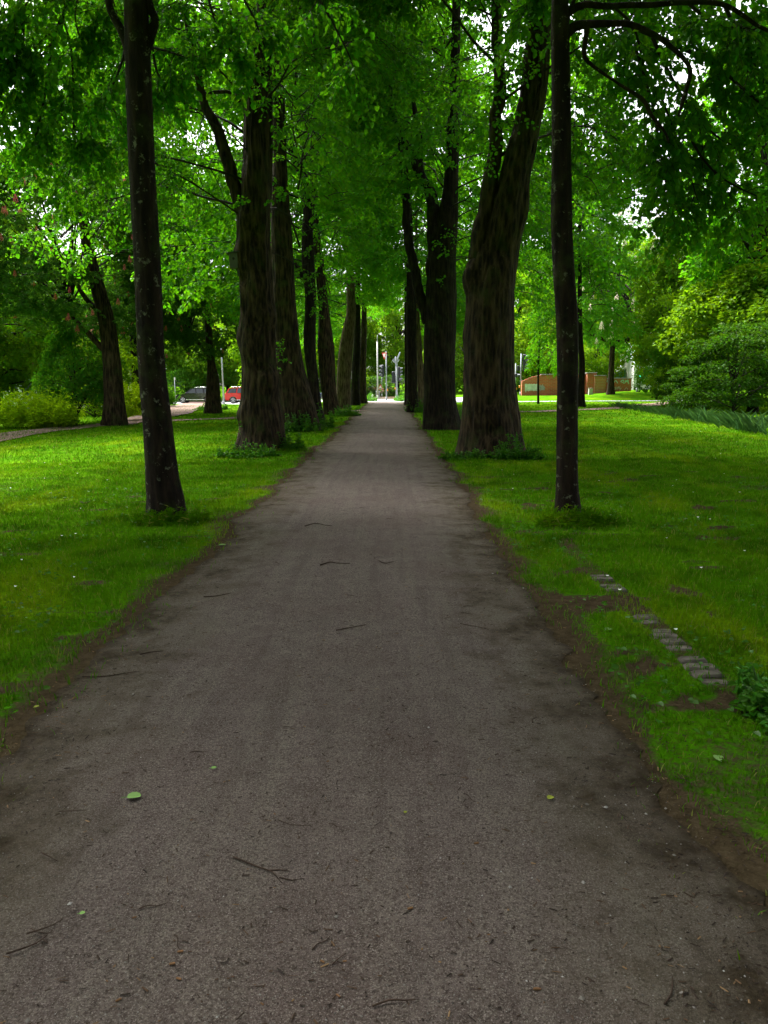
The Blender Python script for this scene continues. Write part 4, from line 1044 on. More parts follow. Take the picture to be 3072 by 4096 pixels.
# clover and daisies
mb = MB(); rng = np.random.default_rng(56); n = 5200
y = 3+9*rng.random(n)**.8; x = .3+(rng.random(n)*2-1)*(.53*y+.6); k = (np.abs(x) > 1.5) & (fbm(x*1.7, y*1.7, 6.6, 93, 3) > .52); x, y = x[k], y[k]
az = rng.random(len(x))*2*pi
leaves(mb, np.stack([x, y, gz(x, y)+.02+.03*rng.random(len(x))], 1), np.stack([np.cos(az), np.sin(az), .1+0*az], 1), UPV+rng.normal(0, .35, (len(x), 3)), .026+.022*rng.random(len(x)), .8, 0)
tag(mb.build('clover', LEAF_LOW), 'small broad leaves of clover scattered through the near grass', 'clover', kind='stuff')
mb = MB(); n = 110
y = 4+22*rng.random(n)**1.1; x = .3+(rng.random(n)*2-1)*(.5*y+.4); k = np.abs(x) > 1.9; x, y = x[k], y[k]
for a, b in zip(x, y):
    z = float(gz(a, b))+.05; r = .010+.004*random.random()
    q = np.arange(8)/8*2*pi
    mb.add(np.column_stack([a+np.cos(q)*r, b+np.sin(q)*r, z+.004*np.cos(q*2)]), [list(range(8))], 0)
    cyl(mb, (a, b, z-.05), (a, b, z), .0012, 3, 1)
tag(mb.build('daisies', [plain('daisy', (.75, .75, .7), .8, .1), LEAF_LOW]), 'tiny white daisies dotted over the lawns', 'daisies', kind='stuff')

# ------------------------------------------------------------------ cars
GLASS = NT('car_glass'); GLASS.principled((0.03, 0.04, 0.045), 0.06, None, 0.6); GLASS = GLASS.m
TYRE = plain('tyre_rubber', (.02, .02, .02), .85, .2)
ALLOY = plain('alloy', (.62, .63, .65), .35, .5, .6, .05)
CHROME = plain('chrome', (.72, .73, .75), .25, .5, .8, .03)
BLKPL = plain('black_plastic', (.025, .025, .027), .6, .3)
LAMPG = plain('lamp_glass', (.75, .78, .8), .15, .6, 0, .05)
REDLENS = plain('red_lens', (.55, .02, .02), .2, .5)
ORLENS = plain('orange_lens', (.9, .35, .05), .3, .5)
def paintm(n, c):
    t = NT(n); b = t.principled(c, 0.25, None, .5); b.inputs['Coat Weight'].default_value = .35; b.inputs['Coat Roughness'].default_value = .05; return t.m
def arc(cx, r, a0, a1, z, n=9):
    return [(cx + r*cos(a), z + r*sin(a)) for a in np.linspace(a0, a1, n)]
def car(label, x, y, rz, paint, L=4.45, Wd=1.82, H=1.67, group=None, name='parked_car'):
    r = thing(name, label, 'car', (x, y, float(gz(x, y))+.03), rz, group)
    wr = .345; f = L/2-.90; b = -L/2+.88; hw = Wd/2
    # body sides, front at +x
    lower = [(-L/2+.02, .55), (-L/2+.10, .34)] + arc(b, .40, pi, 0, .34)[0:] + arc(f, .40, pi, 0, .34) + [(L/2-.12, .30), (L/2-.02, .42), (L/2, .62), (L/2-.05, .80), (L/2-.16, .90), (L/2-.55, 1.00), (L/2-1.12, 1.06), (.3, 1.07), (-L/2+.75, 1.10), (-L/2+.12, 1.08), (-L/2, .90)]
    mb = MB()
    ux, uz, un = (1, 0, 0), (0, 0, 1), (0, 1, 0)
    mb.prism(lower, (0, 0, 0), ux, uz, un, Wd-.10)
    for s in (-1, 1):    # shoulder layer gives the flanks a rounded section
        inner = [(a*(.995), (c-.7)*.90+.72) for a, c in lower if c > .36] 
        fl = [(-L/2+.06, .62), (-L/2+.12, .46)] + arc(b, .415, pi*.93, .07*pi, .34) + arc(f, .415, pi*.93, .07*pi, .34) + [(L/2-.10, .44), (L/2-.06, .62), (L/2-.14, .80), (L/2-.62, .93), (.2, .99), (-L/2+.6, 1.00), (-L/2+.1, .95)]
        mb.prism(fl, (0, s*(hw-.03), 0), ux, uz, un, .06)
    # roof shell on pillars
    xr = [-L/2+.16, -L/2+.55, .15, .62]; 
    top = [(-L/2+.42, 1.55), (-L/2+.62, H-.05), (-.6, H), (.02, H-.03), (.36, H-.14)]
    hwb, hwt = hw-.07, hw-.22
    tv = np.array([(a, -hwt+(.0), c) for a, c in top] + [(a, hwt, c) for a, c in top]); n = len(top)
    tl = tv.copy(); tl[:, 2] -= .06
    mb.add(np.vstack([tv, tl]), [(i, i+1, n+i+1, n+i) for i in range(n-1)] + [(2*n+i+1, 2*n+i, 3*n+i, 3*n+i+1) for i in range(n-1)] + [(i+1, i, 2*n+i, 2*n+i+1) for i in range(n-1)] + [(n+i, n+i+1, 3*n+i+1, 3*n+i) for i in range(n-1)] + [(0, n, 3*n, 2*n), (2*n-1, n-1, 3*n-1, 4*n-1)])
    def pt(a, c, s): # point on the tumblehome side
        k = (c-1.06)/(1.6-1.06); return (a, s*(hwb*(1-k)+hwt*k), c)
    for s in (-1, 1):
        for (a0, a1, w0, w1) in [(-L/2+.10, -L/2+.44, .16, .14), (L/2-1.20, .30, .09, .09), (-L/2+1.22, -L/2+1.30, .09, .08), (-.18, -.12, .08, .07)]:
            q = [pt(a0, 1.05, s), pt(a0+w0, 1.05, s), pt(a1+w1, 1.60, s), pt(a1, 1.60, s)]
            q2 = [(a, c-s*.05, d) for a, c, d in q]
            mb.add(q+q2, [(0, 1, 2, 3), (7, 6, 5, 4), (0, 4, 5, 1), (1, 5, 6, 2), (2, 6, 7, 3), (3, 7, 4, 0)])
    mb.build('body', paint, r)
    # windows
    for s in (-1, 1):
        for q in ([(-L/2+.34, 1.12), (-L/2+1.16, 1.09), (-L/2+1.22, 1.56), (-L/2+.62, 1.52)], [(-L/2+1.30, 1.09), (-.20, 1.08), (-.14, 1.58), (-L/2+1.36, 1.57)], [(-.08, 1.08), (L/2-1.30, 1.08), (.26, 1.55), (-.02, 1.58)]):
            mb = MB(); v = np.array([pt(a, c, s) for a, c in q]); v2 = v - np.array([0, s*.03, 0])
            mb.add(np.vstack([v - np.array([0, s*.012, 0]), v2]), [(0, 1, 2, 3), (7, 6, 5, 4), (0, 4, 5, 1), (1, 5, 6, 2), (2, 6, 7, 3), (3, 7, 4, 0)])
            mb.build('window', GLASS, r)
    for nm, a0, a1 in (('windscreen', L/2-1.16, .38), ('rear_window', -L/2+.14, -L/2+.44)):
        mb = MB(); z0, z1 = (1.07, H-.13) if nm == 'windscreen' else (1.12, 1.53)
        v = np.array([(a0, -hwb+.08, z0), (a0, hwb-.08, z0), (a1, hwt-.02, z1), (a1, -hwt+.02, z1)]); d = np.array([(-.04 if nm == 'windscreen' else .04), 0, -.02])
        mb.add(np.vstack([v, v+d]), [(0, 1, 2, 3), (7, 6, 5, 4), (0, 4, 5, 1), (1, 5, 6, 2), (2, 6, 7, 3), (3, 7, 4, 0)])
        mb.build(nm, GLASS, r)
    for xx in (f, b):
        for s in (-1, 1):
            yy_ = s*(hw-.115)
            mb = MB(); prof = [(.20, .10), (.30, .115), (wr-.015, .10), (wr, .06), (wr, -.06), (wr-.015, -.10), (.30, -.115), (.20, -.10)]
            q = np.arange(28)/28*2*pi
            V = np.array([[(xx+cos(a)*p, yy_+d, wr+sin(a)*p) for a in q] for p, d in prof]).reshape(-1, 3); k = 28
            mb.add(V, [(i*k+j, i*k+(j+1) % k, ((i+1) % 8)*k+(j+1) % k, ((i+1) % 8)*k+j) for i in range(8) for j in range(k)], 0, True)
            wh = mb.build('wheel', TYRE, r)
            mb = MB()
            for j in range(5):
                a = j/5*2*pi+.3
                for da in (-.16, .16):
                    p0 = np.array([xx+cos(a)*.05, yy_+s*.10, wr+sin(a)*.05]); p1 = np.array([xx+cos(a+da)*.235, yy_+s*.11, wr+sin(a+da)*.235])
                    cyl(mb, p0, p1, .028, 6, 0, .020)
            cyl(mb, (xx, yy_+s*.06, wr), (xx, yy_+s*.118, wr), .055, 14)
            ring = [(xx+cos(a)*.235, yy_+s*.10, wr+sin(a)*.235) for a in np.linspace(0, 2*pi, 25)]
            tubes(mb, np.array([ring]), np.full((1, 25), .018), 6)
            mb.build('rim', ALLOY, wh)
            mb = MB(); cyl(mb, (xx, yy_-s*.10, wr), (xx, yy_+s*.02, wr), .20, 20); mb.build('brake_disc', BLKPL, wh)
    for s in (-1, 1):
        mb = MB(); mb.box((L/2-.20, s*(hw-.20), .80), (.26, .34, .14), bev=.05); mb.build('headlight', LAMPG, r)
        mb = MB(); mb.box((-L/2+.08, s*(hw-.19), .97), (.17, .36, .17), bev=.04); mb.build('tail_light', REDLENS, r)
        mb = MB(); mb.box((L/2-1.30, s*(hw+.08), 1.10), (.14, .20, .15), bev=.05); mb.build('wing_mirror', paint, r)
        mb = MB(); mb.box((-.02, s*(hw+.012), .36), (2.0, .03, .06), bev=.01); mb.build('sill_strip', CHROME, r)
        mb = MB(); tubes(mb, np.array([[(-L/2+.6, s*(hwt-.04), H-.02), (-L/2+.7, s*(hwt-.04), H+.04), (-.5, s*(hwt-.04), H+.06), (.05, s*(hwt-.04), H+.03), (.15, s*(hwt-.04), H-.06)]]), np.full((1, 5), .011), 6); mb.build('roof_rail', CHROME, r)
    mb = MB(); mb.box((L/2-.06, 0, .44), (.16, Wd-.26, .26), bev=.05); mb.box((L/2-.03, 0, .72), (.06, .9, .12), bev=.02); mb.build('front_bumper', BLKPL, r)
    mb = MB(); mb.box((-L/2+.07, 0, .48), (.20, Wd-.12, .28), bev=.06); mb.build('rear_bumper', BLKPL, r)
    return r
def at_px(px, Y): 
    return P(px, 1600, Y)[0]
car('black estate-style off-roader with chrome sill parked on the road, half hidden by a chestnut trunk', at_px(708, 86.2)+2.22, 86.2, pi, paintm('black_paint', (.004, .005, .006)), group=None)
car('bright red off-roader seen from the rear beside the massive knobbly trunk', at_px(907, 83.0)+2.22, 83.0, 0.0, paintm('red_paint', (.55, .012, .015)), L=4.5)
car('dark blue car glimpsed in a slit between the lime trunks on the left', at_px(1290, 78)-2.3, 78, 0.0, paintm('blue_paint', (.02, .035, .10)))
car('dark red car beyond the path end, peeping out behind the last left trunk', at_px(1464, 100), 100, -1.25, paintm('dark_red_paint', (.09, .010, .016)))

# ------------------------------------------------------------------ poles, signals, signs
GALV = plain('galvanised_steel', (.33, .35, .37), .6, .3, .2, .08)
PALEP = plain('pale_pole_paint', (.48, .49, .44), .6, .3, 0, .06)
BLACKP = plain('signal_black', (.022, .024, .028), .6, .3)
VISOR = plain('visor_grey', (.17, .18, .20), .45, .4)
DARKL = plain('dark_lens', (.05, .03, .02), .2, .5)
SIGNW = plain('sign_white', (.75, .75, .74), .5, .3, 0, .03)
SIGNR = plain('sign_red', (.52, .03, .03), .5, .3, 0, .05)
SIGNB = plain('sign_back_grey', (.26, .28, .31), .6, .3, 0, .06)
SIGNK = plain('sign_black', (.015, .015, .015), .6, .3)
AMBER = plain('amber_button', (.85, .30, .02), .4, .4)
GREENL = emit('green_signal', (0.02, .75, .42), 1.1)
def pole(parent, h, r, mat, r2=None, z0=0):
    mb = MB(); cyl(mb, (0, 0, z0-.1), (0, 0, h), r, 14, 0, r2); cyl(mb, (0, 0, -.1), (0, 0, .35), r*1.35, 14); cyl(mb, (0, 0, h), (0, 0, h+.02), (r2 or r)*1.1, 14)
    return mb.build('pole', mat, parent)
def head(parent, x, y, z, n, ang, lit=None, s=1.0):
    """signal head of n lamps, bottom at z, facing direction ang (0 = +x)"""
    h = .36*s; W = .36*s
    mb = MB(); mb.box((x, y, z+n*h/2), (.22*s, W, n*h+.06), 0, ang, 1.0, .05)
    hd = mb.build('signal_head', BLACKP, parent)
    dx, dy = cos(ang), sin(ang)
    for k in range(n):
        zc = z + h*(k+.5)
        mb = MB(); c0 = np.array([x+dx*.10*s, y+dy*.10*s, zc]); c1 = c0 + np.array([dx*.30*s, dy*.30*s, -.02])
        q = np.linspace(-.25*pi, 1.25*pi, 15); sx, sy = -dy, dx; r = .135*s
        A = np.array([c0 + np.array([sx*cos(a)*r, sy*cos(a)*r, sin(a)*r]) for a in q]); Bv = np.array([c1 + np.array([sx*cos(a)*r*.92, sy*cos(a)*r*.92, sin(a)*r*.92]) - np.array([dx, dy, 0])*.16*s*(sin(a) < .3) for a in q])
        A2 = np.array([c0 + np.array([sx*cos(a), sy*cos(a), sin(a)])*(r-.012) for a in q]); B2 = np.array([b_ - np.array([sx*cos(a), sy*cos(a), sin(a)])*.012 for a, b_ in zip(q, Bv)])
        m = len(q)
        mb.add(np.vstack([A, Bv, A2, B2]), [(i, i+1, m+i+1, m+i) for i in range(m-1)] + [(2*m+i+1, 2*m+i, 3*m+i, 3*m+i+1) for i in range(m-1)] + [(m+i, m+i+1, 3*m+i+1, 3*m+i) for i in range(m-1)], 0, False)
        mb.build('visor', VISOR, hd)
        mb = MB(); cyl(mb, c0 - np.array([dx, dy, 0])*.02, c0 + np.array([dx, dy, 0])*.015, r*.93, 16); mb.build('lens', GREENL if lit == k else DARKL, hd)
    return hd
def plate(parent, name, poly, c, ang, mat, t=.02, off=0.0):
    """flat sign plate, polygon in (side, up), facing ang"""
    dx, dy = cos(ang), sin(ang); mb = MB()
    mb.prism(poly, np.array(c)+np.array([dx, dy, 0])*off, (-dy, dx, 0), (0, 0, 1), (dx, dy, 0), t)
    return mb.build(name, mat, parent)
def stand(name, label, cat, px, Y, group=None):
    x = at_px(px, Y); return thing(name, label, cat, (x, Y, float(gz(x, Y))), 0, group)
def tri(r, down=False):
    a0 = -pi/2 if down else pi/2
    return [(cos(a0+k*2*pi/3)*r, sin(a0+k*2*pi/3)*r) for k in range(3)]

t_ = stand('lamp_post', 'tall plain cream pole standing straight ahead beyond the path end', 'lamp post', 1511, 81)
pole(t_, 5.85, .085, PALEP, .07)
mb = MB(); cyl(mb, (0, 0, 5.85), (.02, 0, 6.5), .02, 8); mb.build('spike', PALEP, t_)
t_ = stand('traffic_light', 'traffic light pole with a red and white give-way triangle on top', 'traffic light', 1546, 72.6)
pole(t_, 4.5, .06, GALV, .055)
plate(t_, 'sign_plate', tri(.42, True), (-.17, -.08, 4.18), radians(-90-52), SIGNR, .02)
plate(t_, 'sign_face', tri(.25, True), (-.17, -.08, 4.18), radians(-90-52), SIGNW, .01, .016)
hd = head(t_, -.36, .05, 2.20, 3, radians(180+38), None, .98)
mb = MB(); mb.box((-.15, 0, 3.1), (.32, .05, .05)); mb.box((-.15, 0, 2.35), (.32, .05, .05)); mb.build('bracket', BLACKP, t_)
mb = MB(); mb.box((.10, -.02, .98), (.09, .12, .20), bev=.03); mb.build('push_button', AMBER, t_)
t_ = stand('traffic_light', 'traffic light pole with bent top arm and grey back of a diamond sign', 'traffic light', 1587, 76)
pole(t_, 3.3, .10, GALV, .085)
mb = MB(); W = [(0, 0, 3.3), (.02, 0, 3.7), (.14, 0, 4.05), (.36, 0, 4.55)]; c, rr = resample(W, [.085, .085, .075, .06], .08); tubes(mb, c[None], rr[None], 10); mb.build('arm', GALV, t_)
mb = MB(); cyl(mb, (-.10, -.05, 2.3), (-.10, -.05, 4.15), .03, 10); mb.build('sign_post', GALV, t_)
dm = [(-.34, 0), (0, -.36), (.34, 0), (0, .36)]
plate(t_, 'sign_plate', dm, (-.08, .02, 3.78), radians(-90), SIGNW, .02); plate(t_, 'sign_back', [(a*.9, b*.9) for a, b in dm], (-.08, .02, 3.78), radians(-90), SIGNB, .012, .014)
head(t_, .24, .05, 2.22, 3, radians(8), None, .85); head(t_, .26, -.06, 1.82, 1, radians(-40), None, .95)
mb = MB(); mb.box((-.28, .1, 2.18), (.38, .22, 1.1), bev=.05); mb.build('signal_back', BLACKP, t_)
mb = MB(); mb.box((-.15, -.02, 1.10), (.09, .12, .20), bev=.03); mb.build('push_button', AMBER, t_)
t_ = stand('warning_sign', 'small red-edged warning triangle on a thin post left of the give-way pole', 'road sign', 1528, 90)
pole(t_, 3.1, .03, GALV)
plate(t_, 'sign_plate', tri(.42), (-.18, -.06, 1.08), radians(-90), SIGNR, .02); plate(t_, 'sign_face', tri(.28), (-.18, -.06, 1.08), radians(-90), SIGNW, .01, .016)
plate(t_, 'bump_symbol', [(-.15, -.10), (.15, -.10), (.15, -.06), (.10, .0), (.05, -.04), (0, -.05), (-.05, -.04), (-.10, .0), (-.15, -.06)], (-.18, -.06, 1.08), radians(-90), SIGNK, .006, .024)
t_ = stand('street_cabinet', 'grey street cabinet at the foot of the tall cream pole', 'cabinet', 1512, 84)
mb = MB(); mb.box((0, 0, .36), (.44, .4, .74), bev=.02); mb.box((0, 0, .75), (.48, .44, .05), bev=.015); mb.build('body', plain('cabinet_grey', (.33, .34, .37), .6), t_)
mb = MB(); mb.box((0, -.205, .36), (.38, .02, .62), bev=.005); mb.build('door', plain('cabinet_door', (.30, .31, .34), .6), t_)
t_ = stand('bollard', 'small pale marker block on the verge by the dark red car', 'bollard', 1488, 82)
mb = MB(); mb.box((0, 0, .20), (.30, .25, .46), taper=.9, bev=.03); mb.build('post', SIGNW, t_); mb = MB(); mb.box((-.2, 0, .18), (.09, .2, .42), bev=.02); mb.build('side_panel', SIGNK, t_)
t_ = stand('traffic_light', 'four-lamp traffic light at the left end of the brick wall', 'traffic light', 2081, 77)
pole(t_, 4.05, .055, GALV)
head(t_, .34, 0, 2.35, 4, radians(-25), None, 1.12)
mb = MB(); mb.box((-.24, .08, 2.65), (.26, .2, .52), bev=.04); mb.build('signal_back', BLACKP, t_)
mb = MB(); mb.box((-.12, -.02, .86), (.10, .12, .26), bev=.03); mb.build('push_button', AMBER, t_)
t_ = stand('traffic_light', 'slim pedestrian signal post tight against the massive forked trunk', 'traffic light', 2060, 76)
pole(t_, 3.1, .05, GALV)
head(t_, .10, -.06, 1.80, 1, radians(-35), None, .95)
mb = MB(); mb.box((.11, -.02, .66), (.09, .12, .2), bev=.03); mb.build('push_button', AMBER, t_)
t_ = stand('traffic_light', 'traffic light showing green in front of the clipped yellow hedge', 'traffic light', 2547, 73)
pole(t_, 2.6, .085, GALV)
hd = head(t_, .05, -.16, 1.32, 3, radians(-65), 0, 1.0)
mb = MB(); mb.box((.30, .05, 1.75), (.28, .3, .9), bev=.05); mb.build('signal_back', BLACKP, t_)
t_ = stand('lamp_post', 'grey steel lamp post rising between the black car and the red car', 'lamp post', 894, 80)
pole(t_, 7.5, .085, GALV, .06)
mb = MB(); mb.box((.35, 0, 7.5), (.8, .22, .12), bev=.05); mb.build('lamp_head', SIGNB, t_)
t_ = stand('street_sign', 'thin sign post with a small white plate at the front of the black car', 'street sign', 702, 80)
pole(t_, 2.55, .035, GALV)
mb = MB(); mb.box((.02, 0, 2.62), (.10, .5, .26), rz=.2, bev=.01); mb.build('sign_plate', SIGNW, t_)
t_ = thing('nest_box', 'weathered grey wooden nest box fixed to the left side of the massive knobbly trunk', 'nest box', P(938, 1048, 19.0))
mb = MB(); mb.box((0, 0, .02), (.20, .22, .34), taper=1.08, bev=.008); mb.build('box', plain('old_wood', (.085, .085, .080), .9, .2), t_)
mb = MB(); mb.prism([(-.17, .17), (.15, .21), (.15, .235), (-.17, .195)], (0, 0, 0), (1, 0, 0), (0, 0, 1), (0, 1, 0), .30); mb.build('roof', plain('roof_felt', (.05, .052, .055), .9, .2), t_)
mb = MB(); cyl(mb, (-.0, -.11, .06), (-.0, -.118, .06), .03, 14); mb.build('entrance_hole', SIGNK, t_)
mb = MB(); mb.box((.09, .02, -.22), (.05, .06, .20)); mb.build('batten', plain('batten', (.07, .07, .065), .9, .2), t_)

# ------------------------------------------------------------------ brick wall
t = NT('brickwork'); o = t.coord()
sx = t.n('ShaderNodeSeparateXYZ'); t.l(o, sx.inputs[0]); cb = t.n('ShaderNodeCombineXYZ'); t.l(t.math('ADD', sx.outputs[0], sx.outputs[1]), cb.inputs[0]); t.l(sx.outputs[2], cb.inputs[1])
br = t.n('ShaderNodeTexBrick'); br.inputs['Scale'].default_value = 1.0; br.inputs['Brick Width'].default_value = .42; br.inputs['Row Height'].default_value = .135; br.inputs['Mortar Size'].default_value = .016
br.inputs['Color1'].default_value = (.60, .125, .060, 1); br.inputs['Color2'].default_value = (.48, .095, .045, 1); br.inputs['Mortar'].default_value = (.36, .25, .18, 1)
t.l(cb.outputs[0], br.inputs[0])
cc = t.mix(t.fac(t.noise(o, 1.1, 4), .4, .7), br.outputs[0], t.mix(.3, br.outputs[0], (.20, .08, .05)))
t.principled(cc, .9, t.bump(br.outputs['Fac'], -.3, .01)); BRICK = t.m
t = NT('pale_brick'); o = t.coord(); br = t.n('ShaderNodeTexBrick'); br.inputs['Scale'].default_value = 1; br.inputs['Brick Width'].default_value = .9; br.inputs['Row Height'].default_value = .15; br.inputs['Mortar Size'].default_value = .03
br.inputs['Color1'].default_value = (.50, .18, .09, 1); br.inputs['Color2'].default_value = (.42, .15, .08, 1); br.inputs['Mortar'].default_value = (.42, .25, .16, 1)
sx = t.n('ShaderNodeSeparateXYZ'); t.l(o, sx.inputs[0]); cb = t.n('ShaderNodeCombineXYZ'); t.l(t.math('ADD', sx.outputs[0], sx.outputs[1]), cb.inputs[0]); t.l(sx.outputs[2], cb.inputs[1]); t.l(cb.outputs[0], br.inputs[0])
t.principled(br.outputs[0], .9); BRICK2 = t.m
COPING = plain('coping_stone', (.20, .18, .16), .9, .2)
YW = 76.5
def wx(px): return P(px, 1550, YW)[0]
def wz(px, py): return P(px, py, YW)[2]
x0 = wx(2086); w0 = thing('brick_wall', 'red brick wall with graffiti and square pillars on the grassy bank', 'wall', (x0, YW, float(gz(x0, YW))))
org = np.array(w0.location)
def wbox(name, pxa, pxb, top, mat, dy=0.0, th=.36, cop=True, slope=None):
    a, b = wx(pxa), wx(pxb); zt = wz((pxa+pxb)/2, top); mb = MB()
    zb = min(float(gz(a, YW)), float(gz(b, YW)))-.3
    if slope is None: mb.box(((a+b)/2, YW+dy, (zt+zb)/2), (b-a, th, zt-zb))
    else:
        zl = wz(pxa, slope); mid = a+(b-a)*.30
        mb.prism([(a, zb), (b, zb), (b, zt), (mid, zt), (a+(mid-a)*.55, zl+(zt-zl)*.75), (a, zl)], (0, YW+dy, 0), (1, 0, 0), (0, 0, 1), (0, 1, 0), th)
    p_ = mb.build(name, mat, w0, org)
    if cop:
        aa = a if slope is None else a+(b-a)*.30
        mb = MB(); mb.box(((aa+b)/2, YW+dy, zt+.045), (b-aa+.10, th+.12, .09), bev=.015); mb.build('coping', COPING, w0, org)
    return p_
wbox('wall_panel', 2086, 2342, 1500, BRICK, slope=1525)
wbox('pillar', 2341, 2378, 1494, BRICK, -.22, .8)
wbox('pillar', 2369, 2411, 1505, BRICK2, -.50, .8)
wbox('pillar', 2405, 2417, 1505, BRICK, -.30, .8, False)
wbox('wall_panel', 2412, 2522, 1516, BRICK)
GW = plain('white_wall_paint', (.62, .63, .62), .8, .2, 0, .25, 2.5); GG = plain('grey_violet_paint', (.34, .30, .36), .8, .2, 0, .3, 3); GC = plain('pale_blue_spray', (.42, .62, .66), .7, .2)
def blot(mat, pxs, name, dy=-.185):
    mb = MB(); V = [(wx(a), wz(a, b)) for a, b in pxs]
    mb.prism([(a, b) for a, b in V], (0, YW+dy, 0), (1, 0, 0), (0, 0, 1), (0, 1, 0), .006)
    mb.build(name, mat, w0, org)
# outline of the rolled-on patch: ragged top, drips below
top = [(2098+k*2.2, 1536+random.uniform(-1.4, 2.0)) for k in range(25)]; bot = []
for k in range(24, -1, -1):
    x = 2098+k*2.2; yb = 1563+random.uniform(-2, 1.5) + (9 if k in (2,) else 3 if k in (4, 7) else 0)
    bot.append((x, yb))
blot(GW, (top+bot)[::-1], 'graffiti')
blot(GG, [(2153, 1566), (2158, 1560), (2162, 1566), (2166, 1558), (2170, 1562), (2174, 1561), (2178, 1561), (2179, 1548), (2173, 1544), (2169, 1537), (2166, 1542), (2160, 1539), (2153, 1540)][::-1], 'graffiti')
def scrawl(mat, lines, wpx):
    mb = MB()
    for ln in lines:
        c, _ = resample([(wx(a), YW-.188, wz(a, b)) for a, b in ln], [0]*len(ln), .05)
        tubes(mb, c[None], np.full((1, len(c)), wpx), 5)
    mb.build('graffiti', mat, w0, org)
scrawl(GC, [[(2424, 1522), (2430, 1521), (2434, 1526), (2427, 1528), (2424, 1524)], [(2453, 1530), (2459, 1522), (2464, 1527), (2468, 1533)],
            [(2478, 1527), (2484, 1522), (2490, 1521), (2492, 1527), (2486, 1530), (2482, 1526)], [(2490, 1533), (2497, 1531), (2499, 1522), (2503, 1524), (2508, 1520), (2509, 1530), (2512, 1536)], [(2496, 1527), (2509, 1526)]], .045)
scrawl(plain('faded_white_spray', (.55, .50, .48), .8), [[(2455, 1552), (2463, 1548), (2457, 1559), (2468, 1550), (2473, 1547), (2465, 1560)], [(2478, 1546), (2473, 1556), (2483, 1552), (2475, 1564)], [(2496, 1560), (2502, 1551), (2508, 1556), (2506, 1562)]], .03)
t_ = stand('utility_box', 'pale concrete box beside the brick pillars', 'utility box', 2361, 73.6)
mb = MB(); mb.box((0, 0, .26), (.38, .34, .62), bev=.02); mb.build('body', plain('concrete', (.38, .37, .33), .9), t_); mb = MB(); mb.box((0, 0, .59), (.44, .4, .06), bev=.015); mb.build('lid', COPING, t_)

# ------------------------------------------------------------------ houses
RT_ = NT('roof_tile'); o = RT_.coord(); wv = RT_.n('ShaderNodeTexWave', bands_direction='Z'); wv.inputs['Scale'].default_value = 3.2; RT_.l(o, wv.inputs[0])
RT_.principled(RT_.mix(RT_.noise(o, 3, 4), (.34, .10, .055), (.22, .07, .04)), .85, RT_.bump(wv.outputs['Fac'], .4, .03)); RTILE = RT_.m
SLATE = plain('dark_roof', (.075, .075, .085), .7, .3, 0, .2); SLATE2 = plain('brown_roof', (.11, .06, .05), .8, .2)
HW = plain('white_render', (.72, .72, .70), .85, .2, 0, .05); HBR = plain('house_brick', (.28, .11, .07), .9, .2); HBL = plain('blue_boards', (.14, .36, .50), .7)
WINM = plain('window_glass', (.10, .12, .14), .1, .6)
def house(label, x, y, w, d, h, rh, rz, wall, roof, wins=3, storeys=1, name='house', group=None, trim=HW, zoff=0):
    r = thing(name, label, 'house' if name == 'house' else 'hut', (x, y, float(gz(x, y))+zoff), rz, group)
    mb = MB(); v = [(-w/2, -d/2), (w/2, -d/2), (w/2, d/2), (-w/2, d/2)]
    V = [(a, b, -.5) for a, b in v] + [(a, b, h) for a, b in v] + [(-w/2, 0, h+rh), (w/2, 0, h+rh)]
    mb.add(V, [(0, 1, 5, 4), (2, 3, 7, 6)]); mb.f.append((np.array([(3, 0, 4, 8, 7), (1, 2, 6, 9, 5)]), 0, False)); mb.build('wall', wall, r)
    ov = .35; mb = MB(); e = rh/(d/2)
    for s in (-1, 1):
        q = np.array([(-w/2-ov, s*(d/2+ov), h-ov*e), (w/2+ov, s*(d/2+ov), h-ov*e), (w/2+ov, 0, h+rh), (-w/2-ov, 0, h+rh)]) + np.array([0, 0, .03])
        mb.add(np.vstack([q, q+np.array([0, 0, .14])]), [(0, 1, 2, 3), (7, 6, 5, 4), (0, 4, 5, 1), (1, 5, 6, 2), (2, 6, 7, 3), (3, 7, 4, 0)])
    mb.build('roof', roof, r)
    for st in range(storeys):
        for k in range(wins):
            xx = -w/2 + (k+.5)*w/wins; zz = 1.5 + st*2.7
            mb = MB(); mb.box((xx, -d/2-.02, zz), (1.15, .10, 1.35)); wn = mb.build('window', trim, r)
            mb = MB(); mb.box((xx, -d/2-.06, zz), (.98, .06, 1.18)); mb.build('pane', WINM, wn)
    for s in (-1, 1):
        mb = MB(); L1 = [(s*(w/2+ov+.03), -d/2-ov, h-ov*e), (s*(w/2+ov+.03), 0, h+rh), (s*(w/2+ov+.03), d/2+ov, h-ov*e)]
        for a, b in zip(L1[:-1], L1[1:]):
            a, b = np.array(a), np.array(b); mb.add([a, b, b+(0, 0, .22), a+(0, 0, .22), a+(s*.05, 0, 0), b+(s*.05, 0, 0), b+(s*.05, 0, .22), a+(s*.05, 0, .22)], [(0, 1, 2, 3), (4, 7, 6, 5), (0, 4, 5, 1), (3, 2, 6, 7)])
        mb.build('bargeboard', trim, r)
    return r
x = at_px(290, 58); house('house with a steep red tiled roof glimpsed behind the red chestnut', x, 61, 6.0, 8, 2.9, 4.6, -.35, HW, RTILE, 3)
x = at_px(110, 66); house('low white house glimpsed left of the red chestnut trunk', x-1, 76, 9, 8, 3.0, 3.0, .2, HW, SLATE, 4)
x = at_px(2540, 105); house('white house with a grey roof and dormer seen above the wall end', x, 108, 9, 8, 3.6, 3.2, .35, HW, SLATE, 3, 1, zoff=.8)
